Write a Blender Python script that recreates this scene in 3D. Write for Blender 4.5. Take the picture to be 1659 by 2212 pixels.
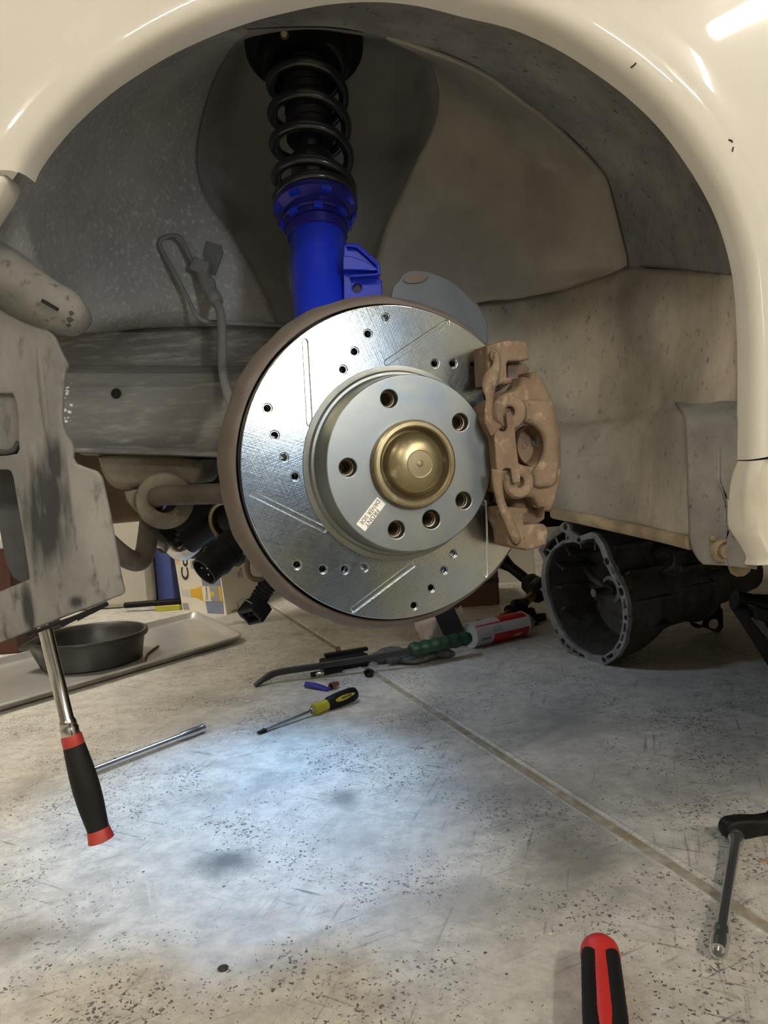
import bpy, bmesh, math, random
from mathutils import Vector, Matrix
from mathutils.bvhtree import BVHTree
random.seed(7)
for o in list(bpy.data.objects): bpy.data.objects.remove(o)
S = bpy.context.scene
COL = S.collection
PI = math.pi

# ------------------------------------------------------------------ camera, world, light, exposure
IW, IH, FPX = 1659.0, 2212.0, 1660.0
CAM = Vector((0, 0, .49))
_p, _r = math.radians(4), math.radians(4)
FWD = Vector((0, math.cos(_p), -math.sin(_p)))
_r0, _u0 = Vector((1, 0, 0)), Vector((0, math.sin(_p), math.cos(_p)))
RGT = math.cos(_r)*_r0 - math.sin(_r)*_u0
UP = math.sin(_r)*_r0 + math.cos(_r)*_u0
cd = bpy.data.cameras.new('camera'); cam = bpy.data.objects.new('camera', cd); COL.objects.link(cam)
cd.sensor_fit = 'HORIZONTAL'; cd.sensor_width = 36; cd.lens = 36*FPX/IW; cd.clip_start = .02; cd.clip_end = 60
cam.matrix_world = Matrix(((RGT.x, UP.x, -FWD.x, CAM.x), (RGT.y, UP.y, -FWD.y, CAM.y), (RGT.z, UP.z, -FWD.z, CAM.z), (0, 0, 0, 1)))
S.camera = cam
S.view_settings.view_transform = 'Standard'; S.view_settings.look = 'None'
S.view_settings.gamma = 1; S.view_settings.use_curve_mapping = False
S.view_settings.exposure = 1.25
w = bpy.data.worlds.new('world'); S.world = w; w.use_nodes = True
w.node_tree.nodes['Background'].inputs[0].default_value = (.92, .92, .9, 1)
w.node_tree.nodes['Background'].inputs[1].default_value = .28
def spot(name, loc, aim, power, color, ang, blend, rad):
    l = bpy.data.lights.new(name, 'SPOT'); l.energy = power; l.color = color
    l.spot_size = math.radians(ang); l.spot_blend = blend; l.shadow_soft_size = rad
    o = bpy.data.objects.new(name, l); COL.objects.link(o); o.location = loc
    o.rotation_euler = (Vector(aim)-Vector(loc)).to_track_quat('-Z', 'Y').to_euler(); return o
KEY = spot('hand_work_light', (.27, .14, .645), (-.12, .90, .46), 3.1, (.88, .95, 1), 62, 1, .045)
BAY = spot('engine_bay_work_light', (-.24, 1.60, .85), (-.24, 1.10, 0), 19, (.30, .58, 1), 46, 1, .04)
BAY2 = spot('engine_bay_work_light_spill', (-.24, 1.62, .84), (.12, 1.35, 0), 3.6, (.50, .70, 1), 85, .8, .04)
TUBE_E = 104.0          # strength of the ceiling tubes

# ------------------------------------------------------------------ helpers
def ray(px, py): return FWD + RGT*((px-IW/2)/FPX) - UP*((py-IH/2)/FPX)
def P(px, py, Y): d = ray(px, py); return CAM + d*(Y/d.y)           # point at depth Y
def G(px, py, z=0): d = ray(px, py); return CAM + d*((z-CAM.z)/d.z)  # point on a level z
class Frame:
    def __init__(s, O, t, u, n): s.O, s.t, s.s, s.n = Vector(O), Vector(t), Vector(u), Vector(n)
    def inv(s, px, py, d=0):
        o = s.O + s.n*d; r = ray(px, py); X = CAM + r*((o-CAM).dot(s.n)/r.dot(s.n)) - s.O
        return (X.dot(s.t), X.dot(s.s))
    def w(s, a, b, d=0): return s.O + s.t*a + s.s*b + s.n*d
    def mat(s): return Matrix(((s.t.x, s.s.x, s.n.x, s.O.x), (s.t.y, s.s.y, s.n.y, s.O.y), (s.t.z, s.s.z, s.n.z, s.O.z), (0, 0, 0, 1)))
def axis_frame(O, n, hint=(0, 0, 1)):
    n = Vector(n).normalized(); h = Vector(hint)
    if abs(n.dot(h)) > .98: h = Vector((1, 0, 0))
    t = h.cross(n).normalized(); return Frame(O, t, n.cross(t).normalized(), n)
INV = {}
CAR_LOC = Vector((0, 1.4, 0))
def thing(name, label, cat, loc, group=None, mat=None):
    o = bpy.data.objects.new(name, None); COL.objects.link(o)
    M = mat if mat is not None else Matrix.Translation(Vector(loc))
    o.matrix_world = M; o.empty_display_size = .02; INV[o.name] = M.inverted()
    o['label'] = label; o['category'] = cat
    if group: o['group'] = group
    return o
def link(name, me, m, parent=None, smooth=40, label=None, kind=None):
    """link a mesh given in world coordinates as one object under its thing"""
    o = bpy.data.objects.new(name, me); COL.objects.link(o)
    if parent is not None:
        M = INV[parent.name]; me.transform(M); o.parent = parent
        INV[o.name] = M
    else: INV[o.name] = Matrix()
    if m: me.materials.append(m)
    if smooth:
        me.shade_smooth()
        try: me.set_sharp_from_angle(angle=math.radians(smooth))
        except Exception: pass
    if label: o['label'] = label
    if kind: o['kind'] = kind
    return o
class MB:
    def __init__(s): s.v = []; s.f = []
    def add(s, vs, fs):
        b = len(s.v); s.v += [Vector(q) for q in vs]; s.f += [[i+b for i in f] for f in fs]; return s
    def box(s, c, hx, hy, hz):      # half-size vectors
        c, hx, hy, hz = map(Vector, (c, hx, hy, hz))
        vs = [c+a*hx+b*hy+e*hz for a in (-1, 1) for b in (-1, 1) for e in (-1, 1)]
        return s.add(vs, [(0, 1, 3, 2), (4, 6, 7, 5), (0, 4, 5, 1), (2, 3, 7, 6), (0, 2, 6, 4), (1, 5, 7, 3)])
    def abox(s, x0, x1, y0, y1, z0, z1):
        return s.box(((x0+x1)/2, (y0+y1)/2, (z0+z1)/2), ((x1-x0)/2, 0, 0), (0, (y1-y0)/2, 0), (0, 0, (z1-z0)/2))
    def tube(s, path, rad, n=14, caps=True, flat=1.0, up=None):
        P_ = [Vector(q) for q in path]; R = rad if isinstance(rad, (list, tuple)) else [rad]*len(P_)
        T = []
        for i in range(len(P_)):
            d = P_[min(i+1, len(P_)-1)] - P_[max(i-1, 0)]
            T.append(d.normalized() if d.length > 1e-9 else Vector((0, 0, 1)))
        h = Vector(up) if up else (Vector((0, 0, 1)) if abs(T[0].z) < .9 else Vector((1, 0, 0)))
        u = (h - T[0]*h.dot(T[0])).normalized(); rings = []; vs = []
        for i, q in enumerate(P_):
            u = (u - T[i]*u.dot(T[i])).normalized(); v = T[i].cross(u)
            rings.append(len(vs))
            for k in range(n):
                a = 2*PI*k/n; vs.append(q + u*math.sin(a)*R[i]*flat + v*math.cos(a)*R[i])
        fs = []
        for i in range(len(P_)-1):
            for k in range(n):
                a, b = rings[i]+k, rings[i]+(k+1) % n; fs.append((a, b, b+n, a+n))
        if caps: fs.append(list(range(n))[::-1]); fs.append([rings[-1]+k for k in range(n)])
        return s.add(vs, fs)
    def lathe(s, fr, prof, n=48, a0=0, a1=2*PI):
        full = abs(a1-a0-2*PI) < 1e-6; m = n if full else n+1; vs = []; fs = []
        for r_, d in prof:
            for k in range(m):
                a = a0+(a1-a0)*k/n; vs.append(fr.w(r_*math.cos(a), r_*math.sin(a), d))
        for i in range(len(prof)-1):
            for k in range(n):
                a, b = i*m+k, i*m+(k+1) % m; fs.append((a, b, b+m, a+m))
        return s.add(vs, fs)
    def grid(s, rows):
        m = len(rows[0]); vs = [q for r_ in rows for q in r_]
        return s.add(vs, [(i*m+j, i*m+j+1, (i+1)*m+j+1, (i+1)*m+j) for i in range(len(rows)-1) for j in range(m-1)])
    def mesh(s, name, weld=True):
        me = bpy.data.meshes.new(name); bm = bmesh.new()
        V = [bm.verts.new(q) for q in s.v]
        for f in s.f:
            g = []
            for i in f:
                if V[i] not in g: g.append(V[i])
            try: bm.faces.new(g)
            except ValueError: pass
        if weld: bmesh.ops.remove_doubles(bm, verts=bm.verts, dist=1e-6)
        bmesh.ops.recalc_face_normals(bm, faces=bm.faces)
        bm.to_mesh(me); bm.free(); return me
    def build(s, name, m, parent=None, smooth=40, bevel=0, label=None, kind=None, solid=0):
        o = link(name, s.mesh(name), m, parent, smooth, label, kind)
        if solid:
            q = o.modifiers.new('thickness', 'SOLIDIFY'); q.thickness = solid; q.offset = 0
        if bevel:
            q = o.modifiers.new('bevel', 'BEVEL'); q.width = bevel; q.segments = 2; q.limit_method = 'ANGLE'; q.angle_limit = .7
        return o
def cr(pts, n):
    """Catmull-Rom through 3-D points, n samples"""
    pts = [Vector(q) for q in pts]; k = len(pts)-1; out = []
    for i in range(n):
        x = i/(n-1)*k; j = min(int(x), k-1); t = x-j
        a = pts[j-1] if j > 0 else pts[j]*2-pts[j+1]; b, c = pts[j], pts[j+1]
        d = pts[j+2] if j+2 <= k else pts[k]*2-pts[k-1]
        out.append(.5*((2*b)+(c-a)*t+(2*a-5*b+4*c-d)*t*t+(3*b-a-3*c+d)*t**3))
    return out
def patch(rows, n, m, raw=False):
    R = [cr([q if raw else P(*q) for q in row], m) for row in rows]
    cols = [cr([r_[j] for r_ in R], n) for j in range(m)]
    return [[cols[j][i] for j in range(m)] for i in range(n)]
def pxpath(pts, n): return cr([P(*q) for q in pts], n)
def chaikin(pts, it=2):
    for _ in range(it):
        o = []
        for i in range(len(pts)):
            a, b = pts[i], pts[(i+1) % len(pts)]
            o += [(a[0]*.75+b[0]*.25, a[1]*.75+b[1]*.25), (a[0]*.25+b[0]*.75, a[1]*.25+b[1]*.75)]
        pts = o
    return pts
def circ(x, y, r_, n=24): return [(x+r_*math.cos(2*PI*k/n), y+r_*math.sin(2*PI*k/n)) for k in range(n)]
def plate_mesh(name, loops, fr, d0, d1, bevel=0, res=2):
    cu = bpy.data.curves.new(name, 'CURVE'); cu.dimensions = '2D'; cu.fill_mode = 'BOTH'
    for L in loops:
        sp = cu.splines.new('POLY'); sp.points.add(len(L)-1); sp.use_cyclic_u = True
        for i, (x, y) in enumerate(L): sp.points[i].co = (x, y, 0, 1)
    h = (d1-d0)/2; bevel = min(bevel, h*.98)
    cu.extrude = h-bevel; cu.bevel_depth = bevel; cu.bevel_resolution = res
    if bevel: cu.offset = -bevel
    o = bpy.data.objects.new(name, cu); me = bpy.data.meshes.new_from_object(o)
    me.transform(fr.mat() @ Matrix.Translation((0, 0, (d0+d1)/2)))
    bpy.data.objects.remove(o); bpy.data.curves.remove(cu); me.name = name; me.materials.clear()
    return me
def plate(name, loops, fr, d0, d1, m, parent=None, bevel=0, label=None, kind=None, smooth=40):
    return link(name, plate_mesh(name, loops, fr, d0, d1, bevel), m, parent, smooth, label, kind)
def text(name, body, fr, d, size, m, parent, x=0, y=0, rot=0, sx=1.0, bold=0):
    cu = bpy.data.curves.new(name, 'FONT'); cu.body = body; cu.size = size; cu.align_x = 'CENTER'; cu.align_y = 'CENTER'
    cu.extrude = .0001; cu.offset = bold
    o = bpy.data.objects.new(name, cu); COL.objects.link(o)
    dg = bpy.context.evaluated_depsgraph_get(); me = bpy.data.meshes.new_from_object(o.evaluated_get(dg))
    me.transform(fr.mat() @ Matrix.Translation((x, y, d)) @ Matrix.Rotation(rot, 4, 'Z') @ Matrix.Scale(sx, 4, (1, 0, 0)))
    bpy.data.objects.remove(o); bpy.data.curves.remove(cu); me.name = name; me.materials.clear()
    return link(name, me, m, parent, 0)
def join_meshes(name, ms):
    bm = bmesh.new()
    for q in ms: bm.from_mesh(q); bpy.data.meshes.remove(q)
    me = bpy.data.meshes.new(name); bm.to_mesh(me); bm.free(); return me
def bvh(o):
    M = o.matrix_world if o.parent is None else INV[o.name].inverted()
    return BVHTree.FromPolygons([M @ v.co for v in o.data.vertices], [list(p.vertices) for p in o.data.polygons])
def hit(tree, px, py, lift=.001):
    d = ray(px, py).normalized(); h = tree.ray_cast(CAM, d); return (h[0] - d*lift) if h[0] else None
def setting(o): o['kind'] = 'structure'; return o

# ------------------------------------------------------------------ materials
def mat(name, c, rough=.6, metal=0, c2=None, scale=8, lo=.4, hi=.65, c3=None, scale3=60, lo3=.55, hi3=.7, bump=0, bscale=120, coat=0, stretch=None, spec=.5, detail=6):
    m = bpy.data.materials.new(name); m.use_nodes = True; N = m.node_tree.nodes; L = m.node_tree.links
    b = N['Principled BSDF']; b.inputs['Roughness'].default_value = rough; b.inputs['Metallic'].default_value = metal
    b.inputs['Base Color'].default_value = (*c, 1); b.inputs['Coat Weight'].default_value = coat
    b.inputs['Coat Roughness'].default_value = .04; b.inputs['Specular IOR Level'].default_value = spec
    if not (c2 or c3 or bump): return m
    tc = N.new('ShaderNodeTexCoord'); vec = tc.outputs['Object']
    if stretch:
        mp = N.new('ShaderNodeMapping'); mp.inputs['Scale'].default_value = stretch; L.new(vec, mp.inputs[0]); vec = mp.outputs[0]
    col = None
    def noise(sc, dt=detail):
        n = N.new('ShaderNodeTexNoise'); n.inputs['Scale'].default_value = sc; n.inputs['Detail'].default_value = dt
        n.inputs['Roughness'].default_value = .62; L.new(vec, n.inputs['Vector']); return n.outputs[0]
    def layer(prev, colr, sc, lo_, hi_):
        r_ = N.new('ShaderNodeMapRange'); r_.inputs[1].default_value = lo_; r_.inputs[2].default_value = hi_; L.new(noise(sc), r_.inputs[0])
        x = N.new('ShaderNodeMix'); x.data_type = 'RGBA'; L.new(r_.outputs[0], x.inputs[0])
        if prev is None: x.inputs[6].default_value = (*c, 1)
        else: L.new(prev, x.inputs[6])
        x.inputs[7].default_value = (*colr, 1); return x.outputs[2]
    if c2: col = layer(col, c2, scale, lo, hi)
    if c3: col = layer(col, c3, scale3, lo3, hi3)
    if col: L.new(col, b.inputs['Base Color'])
    if bump:
        bp = N.new('ShaderNodeBump'); bp.inputs['Strength'].default_value = bump; bp.inputs['Distance'].default_value = .002
        L.new(noise(bscale, 4), bp.inputs['Height']); L.new(bp.outputs[0], b.inputs['Normal'])
    return m
M = {}
M['paint'] = mat('white_car_paint', (.71, .675, .59), .4, coat=1, spec=.2)
M['paint_old'] = mat('dull_white_paint', (.66, .62, .52), .4, c2=(.5, .45, .35), scale=14, lo=.5, hi=.75, coat=.3)
M['liner'] = mat('dusty_liner_plastic', (.15, .145, .137), .72, c2=(.28, .268, .245), scale=11, lo=.4, hi=.68, c3=(.05, .047, .043), scale3=110, lo3=.60, hi3=.70, bump=.15, bscale=300, spec=.18)
M['liner_mud'] = mat('muddy_liner_plastic', (.27, .246, .21), .75, c2=(.52, .455, .355), scale=7, lo=.42, hi=.70, c3=(.11, .103, .092), scale3=120, lo3=.60, hi3=.74, stretch=(1.25, 1.25, .85), bump=.25, bscale=200, spec=.18)
M['flap'] = mat('dusty_grey_flap_plastic', (.17, .163, .152), .72, c2=(.27, .25, .215), scale=12, lo=.42, hi=.68, c3=(.06, .056, .05), scale3=110, lo3=.60, hi3=.72, bump=.15, bscale=260, spec=.18)
M['liner_in'] = mat('brown_dusty_liner', (.245, .222, .188), .75, c2=(.36, .33, .28), scale=8, lo=.4, hi=.7, c3=(.3, .29, .26), scale3=420, lo3=.7, hi3=.76, bump=.12, bscale=300, spec=.18)
M['apron'] = mat('dusty_grey_sheet_metal', (.27, .268, .26), .62, c2=(.42, .415, .40), scale=6, lo=.4, hi=.7, c3=(.56, .55, .51), scale3=170, lo3=.54, hi3=.74, bump=.12, bscale=250, spec=.18)
M['tower'] = mat('dark_undercoat', (.27, .267, .25), .75, c2=(.34, .335, .315), scale=10, bump=.1, bscale=300, spec=.18)
M['rail'] = mat('grimy_frame_rail', (.185, .18, .17), .55, c2=(.085, .078, .07), scale=5, lo=.42, hi=.66, c3=(.27, .26, .235), scale3=90, lo3=.5, hi3=.75, stretch=(.35, 1, 1.8), bump=.1, bscale=120, spec=.18)
M['shield'] = mat('scuffed_grey_plastic', (.135, .13, .12), .68, c2=(.24, .225, .195), scale=10, lo=.40, hi=.68, c3=(.05, .048, .045), scale3=52, lo3=.55, hi3=.72, stretch=(1.3, 1, .55), bump=.15, bscale=160, spec=.18)
M['scoop'] = mat('dusty_dark_grey_plastic', (.10, .097, .09), .7, c2=(.18, .17, .15), scale=14, lo=.4, hi=.66, c3=(.05, .048, .045), scale3=90, lo3=.58, hi3=.72, bump=.15, bscale=200, spec=.18)
M['black_plastic'] = mat('black_plastic', (.008, .008, .0085), .5, spec=.18)
M['dark_plastic'] = mat('dark_duct_plastic', (.045, .045, .05), .55, c2=(.07, .07, .072), scale=20)
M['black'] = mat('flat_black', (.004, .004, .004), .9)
M['soot'] = mat('greasy_black_metal', (.009, .0085, .008), .5, c2=(.022, .02, .017), scale=25, spec=.18)
M['tan_metal'] = mat('dusty_tan_metal', (.21, .185, .14), .7, c2=(.12, .1, .075), scale=14, lo=.42, hi=.66, c3=(.3, .27, .21), scale3=60, lo3=.6, hi3=.75, bump=.1, spec=.18)
M['brown_metal'] = mat('rusty_brown_bar', (.065, .05, .038), .6, c2=(.13, .085, .05), scale=16, c3=(.04, .04, .04), scale3=30, lo3=.5, hi3=.7, spec=.18)
M['bar'] = mat('dusty_sway_bar', (.1, .082, .062), .6, c2=(.05, .04, .034), scale=22, lo=.45, hi=.65, spec=.18)
M['hose'] = mat('dusty_rubber_hose', (.16, .16, .16), .65, c2=(.21, .21, .205), scale=20, bump=.05, spec=.18)
M['spring'] = mat('gloss_black_steel', (.012, .013, .014), .22)
M['boot'] = mat('matte_black_rubber', (.006, .006, .0065), .5, spec=.18)
M['blue'] = mat('blue_anodised_steel', (.006, .02, .36), .3, 0, coat=.25, spec=.3)
M['blue_dk'] = mat('dark_blue_anodised', (.014, .013, .17), .3, .4)
M['rust'] = mat('rusty_dusty_cast_iron', (.185, .127, .08), .82, c2=(.125, .079, .048), scale=26, lo=.4, hi=.66, c3=(.29, .215, .15), scale3=90, lo3=.56, hi3=.72, bump=.5, bscale=420, spec=.18)
M['rust_dk'] = mat('dark_rusty_steel', (.2, .12, .07), .75, c2=(.13, .085, .055), scale=40, bump=.2, bscale=300)
M['dust_shield'] = mat('rusty_grey_tin', (.13, .105, .088), .65, c2=(.11, .085, .07), scale=14, c3=(.25, .15, .09), scale3=30, lo3=.66, hi3=.74, stretch=(1, 1, 1), spec=.18)
M['guide'] = mat('blue_grey_tin', (.10, .108, .12), .6, c2=(.07, .074, .082), scale=12)
M['brass'] = mat('worn_brass_cap', (.29, .235, .13), .38, .85, c2=(.24, .19, .11), scale=22, lo=.42, hi=.66, c3=(.5, .46, .34), scale3=70, lo3=.58, hi3=.74, bump=.08)
M['hub'] = mat('hub_steel', (.2, .16, .1), .45, .8, c2=(.1, .08, .05), scale=60)
M['steel'] = mat('chrome_steel', (.66, .66, .67), .2, .92)
M['chrome_warm'] = mat('worn_chrome', (.55, .53, .5), .18, 1, c2=(.4, .37, .34), scale=40)
M['chip'] = mat('white_flaked_paint', (.75, .75, .73), .6)
M['mud'] = mat('dried_tan_mud', (.31, .25, .165), .85, c2=(.2, .155, .095), scale=40, bump=.4, bscale=160, spec=.18)
M['scratch'] = mat('dark_scuff', (.05, .046, .042), .8, spec=.2)
M['sticker'] = mat('cream_sticker_paper', (.78, .73, .62), .6)
M['ink'] = mat('black_ink', (.03, .025, .03), .6)
M['red_rubber'] = mat('red_grip', (.55, .03, .025), .45)
M['red_dk'] = mat('dark_red_grip', (.36, .03, .022), .5)
M['grip'] = mat('black_rubber_grip', (.011, .0105, .01), .6, bump=.15, bscale=700, spec=.18)
M['yellow'] = mat('yellow_plastic', (.5, .46, .03), .35)
M['blue_tube'] = mat('dark_blue_plastic', (.03, .03, .28), .3)
M['white_plastic'] = mat('white_plastic', (.7, .7, .66), .5)
M['pry'] = mat('black_forged_steel', (.02, .022, .028), .4)
M['green_grip'] = mat('dark_green_grip', (.012, .05, .025), .45)
M['glove'] = mat('grey_knit', (.16, .155, .15), .95, c2=(.07, .068, .065), scale=80, bump=.8, bscale=400)
M['towel'] = mat('pinkish_paper_towel', (.85, .74, .72), .9, bump=.3, bscale=60)
M['can_white'] = mat('white_can_paint', (.6, .6, .62), .35)
M['can_red'] = mat('red_can_paint', (.5, .02, .03), .35)
M['cap_yellow'] = mat('dull_yellow_cap', (.3, .24, .08), .5)
M['alu'] = mat('grimy_cast_aluminium', (.05, .045, .036), .6, .1, c2=(.09, .08, .064), scale=18, c3=(.018, .017, .016), scale3=40, lo3=.5, hi3=.7, bump=.2)
M['alu_edge'] = mat('machined_aluminium_rim', (.30, .30, .305), .55, .3, c2=(.18, .18, .18), scale=30)
M['sheet'] = mat('dull_aluminium_sheet', (.64, .64, .62), .36, .7, c2=(.52, .50, .45), scale=6, lo=.4, hi=.7, c3=(.55, .54, .5), scale3=50, lo3=.6, hi3=.8)
M['pan'] = mat('oily_black_plastic', (.016, .015, .014), .38, c2=(.03, .027, .024), scale=12)
M['bin'] = mat('off_white_enamel', (.62, .57, .48), .5)
M['folder'] = mat('blue_card', (.07, .1, .33), .6)
M['green'] = mat('green_plastic', (.03, .2, .07), .5)
M['redwood'] = mat('dark_red_wood', (.1, .028, .012), .5, c2=(.06, .018, .01), scale=8)
M['carton'] = mat('brown_cardboard', (.13, .075, .045), .8)
M['box_white'] = mat('white_carton', (.74, .68, .56), .55)
M['box_grey'] = mat('blue_grey_print', (.2, .22, .29), .55)
M['beer'] = mat('amber_print', (.72, .42, .03), .5)
M['beer_lt'] = mat('pale_bottle_print', (.6, .57, .5), .5)
M['label_grey'] = mat('label_grey_print', (.28, .29, .3), .5)
M['orange_lt'] = mat('pale_orange_print', (.75, .5, .25), .5)
M['copper'] = mat('coppery_steel', (.3, .16, .09), .4, .7)
M['wood'] = mat('splinter_wood', (.42, .22, .1), .7)
M['wall'] = mat('painted_plasterboard', (.30, .27, .22), .8)
M['wall_dk'] = mat('garage_door_panel', (.2, .19, .175), .6)
M['ceil'] = mat('ceiling_board', (.45, .43, .39), .8)
M['lamp_body'] = mat('lamp_housing', (.7, .7, .7), .4)

def emis(name, c, e):
    m = bpy.data.materials.new(name); m.use_nodes = True; b = m.node_tree.nodes['Principled BSDF']
    b.inputs['Emission Color'].default_value = (*c, 1); b.inputs['Emission Strength'].default_value = e; return m
M['tube'] = emis('glowing_tube', (1, .94, .82), TUBE_E)

def rotor_material():
    m = bpy.data.materials.new('zinc_plated_rotor'); m.use_nodes = True; N = m.node_tree.nodes; L = m.node_tree.links
    b = N['Principled BSDF']; b.inputs['Metallic'].default_value = 1
    tc = N.new('ShaderNodeTexCoord')
    def nz(scale, rot, sc, dt=3):
        vr = N.new('ShaderNodeVectorRotate'); vr.rotation_type = 'Z_AXIS'; vr.inputs['Angle'].default_value = rot; L.new(tc.outputs['Object'], vr.inputs[0])
        mp = N.new('ShaderNodeMapping'); mp.inputs['Scale'].default_value = sc
        L.new(vr.outputs[0], mp.inputs[0]); n = N.new('ShaderNodeTexNoise'); n.inputs['Scale'].default_value = scale
        n.inputs['Detail'].default_value = dt; L.new(mp.outputs[0], n.inputs['Vector']); return n.outputs[0]
    def math_(op, a, v):
        q = N.new('ShaderNodeMath'); q.operation = op
        for i, x in enumerate((a, v)):
            if isinstance(x, (int, float)): q.inputs[i].default_value = x
            else: L.new(x, q.inputs[i])
        return q.outputs[0]
    s = None
    for k, rt in enumerate((.35, 1.2, 2.1, 2.8)):
        x = nz(1, rt, (25, 1100, 1), 4); s = x if s is None else math_('ADD', s, x)
    s = math_('MULTIPLY', s, .25)
    bp = N.new('ShaderNodeBump'); bp.inputs['Strength'].default_value = .35; bp.inputs['Distance'].default_value = .0006
    L.new(s, bp.inputs['Height']); L.new(bp.outputs[0], b.inputs['Normal'])
    r_ = N.new('ShaderNodeMapRange'); r_.inputs[1].default_value = .35; r_.inputs[2].default_value = .65; r_.inputs[3].default_value = .15; r_.inputs[4].default_value = .27
    L.new(s, r_.inputs[0]); L.new(r_.outputs[0], b.inputs['Roughness'])
    cr_ = N.new('ShaderNodeValToRGB'); L.new(nz(9, .3, (1, 1, 1), 2), cr_.inputs[0])
    e = cr_.color_ramp; e.elements[0].position = .36; e.elements[0].color = (.36, .45, .56, 1); e.elements[1].position = .64; e.elements[1].color = (.52, .51, .40, 1)
    q = e.elements.new(.5); q.color = (.44, .48, .50, 1)
    L.new(cr_.outputs[0], b.inputs['Base Color']); return m
M['rotor'] = rotor_material()
M['slot'] = mat('milled_slot', (.8, .82, .84), .38, .9)
M['hat'] = mat('zinc_plated_hat', (.21, .22, .22), .45, 1, c2=(.27, .265, .225), scale=11, lo=.35, hi=.65, c3=(.19, .215, .24), scale3=14, lo3=.5, hi3=.7, bump=.04, bscale=900)

def floor_material():
    m = bpy.data.materials.new('worn_garage_concrete'); m.use_nodes = True; N = m.node_tree.nodes; L = m.node_tree.links
    b = N['Principled BSDF']; tc = N.new('ShaderNodeTexCoord'); V = tc.outputs['Object']
    def link_(x, s): L.new(x, s) if not isinstance(x, (int, float, tuple)) else setattr(s, 'default_value', x)
    def nz(scale, dt=6, vec=None, ro=.6):
        n = N.new('ShaderNodeTexNoise'); n.inputs['Scale'].default_value = scale; n.inputs['Detail'].default_value = dt; n.inputs['Roughness'].default_value = ro
        L.new(vec or V, n.inputs['Vector']); return n.outputs[0]
    def rg(x, a, c, o0=0, o1=1):
        r_ = N.new('ShaderNodeMapRange'); L.new(x, r_.inputs[0])
        for i, q in zip((1, 2, 3, 4), (a, c, o0, o1)): r_.inputs[i].default_value = q
        return r_.outputs[0]
    def mx(f, a, c):
        x = N.new('ShaderNodeMix'); x.data_type = 'RGBA'; link_(f, x.inputs[0]); link_(a, x.inputs[6]); link_(c, x.inputs[7]); return x.outputs[2]
    def ma(op, a, c):
        q = N.new('ShaderNodeMath'); q.operation = op; link_(a, q.inputs[0]); link_(c, q.inputs[1]); return q.outputs[0]
    def mapped(sc, rot=0):
        vr = N.new('ShaderNodeVectorRotate'); vr.rotation_type = 'Z_AXIS'; vr.inputs['Angle'].default_value = rot; L.new(V, vr.inputs[0])
        mp = N.new('ShaderNodeMapping'); mp.inputs['Scale'].default_value = sc; L.new(vr.outputs[0], mp.inputs[0]); return mp.outputs[0]
    def spot_mask(c, rx, ry, soft=.5):
        mp = N.new('ShaderNodeMapping'); mp.vector_type = 'POINT'; mp.inputs['Location'].default_value = (-c.x/rx, -c.y/ry, 0); mp.inputs['Scale'].default_value = (1/rx, 1/ry, 0)
        L.new(V, mp.inputs[0]); ln = N.new('ShaderNodeVectorMath'); ln.operation = 'LENGTH'; L.new(mp.outputs[0], ln.inputs[0])
        d = ma('ADD', ln.outputs['Value'], ma('MULTIPLY', ma('SUBTRACT', nz(22, 5), .5), 1.3)); return rg(d, 1.0, 1.0-soft)
    c = mx(rg(nz(3.2, 4), .35, .65), (.61, .59, .55, 1), (.73, .675, .57, 1))
    c = mx(rg(nz(34, 9, None, .7), .40, .64), c, (.46, .435, .385, 1))
    c = mx(ma('MULTIPLY', rg(nz(75, 9, None, .72), .5, .64), .7), c, (.68, .65, .58, 1))
    c = mx(ma('MULTIPLY', rg(nz(7, 6), .5, .72), .55), c, (.27, .255, .23, 1))
    for rot, k in ((.5, .5), (1.9, .4), (2.7, .4)):                      # scuffs and scratches
        s1 = rg(nz(1, 5, mapped((9, 150, 1), rot)), .60, .67); g = rg(nz(6, 3), .44, .58)
        c = mx(ma('MULTIPLY', ma('MULTIPLY', s1, g), k*1.5), c, (.12, .115, .11, 1))
    s2 = ma('MULTIPLY', rg(nz(1, 5, mapped((9, 150, 1), 1.2)), .60, .68), rg(nz(4.3, 3), .5, .6))
    c = mx(ma('MULTIPLY', s2, .5), c, (.72, .7, .66, 1))
    # pits: dark chips, patchy, and a few pale ones
    vo = N.new('ShaderNodeTexVoronoi'); vo.inputs['Scale'].default_value = 190; vo.inputs['Randomness'].default_value = 1
    wob = N.new('ShaderNodeMix'); wob.data_type = 'VECTOR'; wob.inputs[0].default_value = .012
    nn = N.new('ShaderNodeTexNoise'); nn.inputs['Scale'].default_value = 160; L.new(V, nn.inputs['Vector']); L.new(V, wob.inputs[4]); L.new(nn.outputs['Color'], wob.inputs[5])
    L.new(wob.outputs[1], vo.inputs['Vector'])
    rad = ma('MULTIPLY', rg(nz(5.5, 5), .36, .60), .44)
    pit = rg(ma('SUBTRACT', rad, vo.outputs['Distance']), 0, .06)
    vs = N.new('ShaderNodeSeparateColor'); L.new(vo.outputs['Color'], vs.inputs[0])
    pit = ma('MULTIPLY', pit, rg(vs.outputs[0], .2, .7))
    c = mx(pit, c, (.12, .112, .105, 1))
    vo2 = N.new('ShaderNodeTexVoronoi'); vo2.inputs['Scale'].default_value = 36; L.new(V, vo2.inputs['Vector'])
    vs2 = N.new('ShaderNodeSeparateColor'); L.new(vo2.outputs['Color'], vs2.inputs[0])
    pale = ma('MULTIPLY', rg(vo2.outputs['Distance'], .09, .06), rg(vs2.outputs[1], .72, .75)); c = mx(pale, c, (.78, .72, .5, 1))
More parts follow.
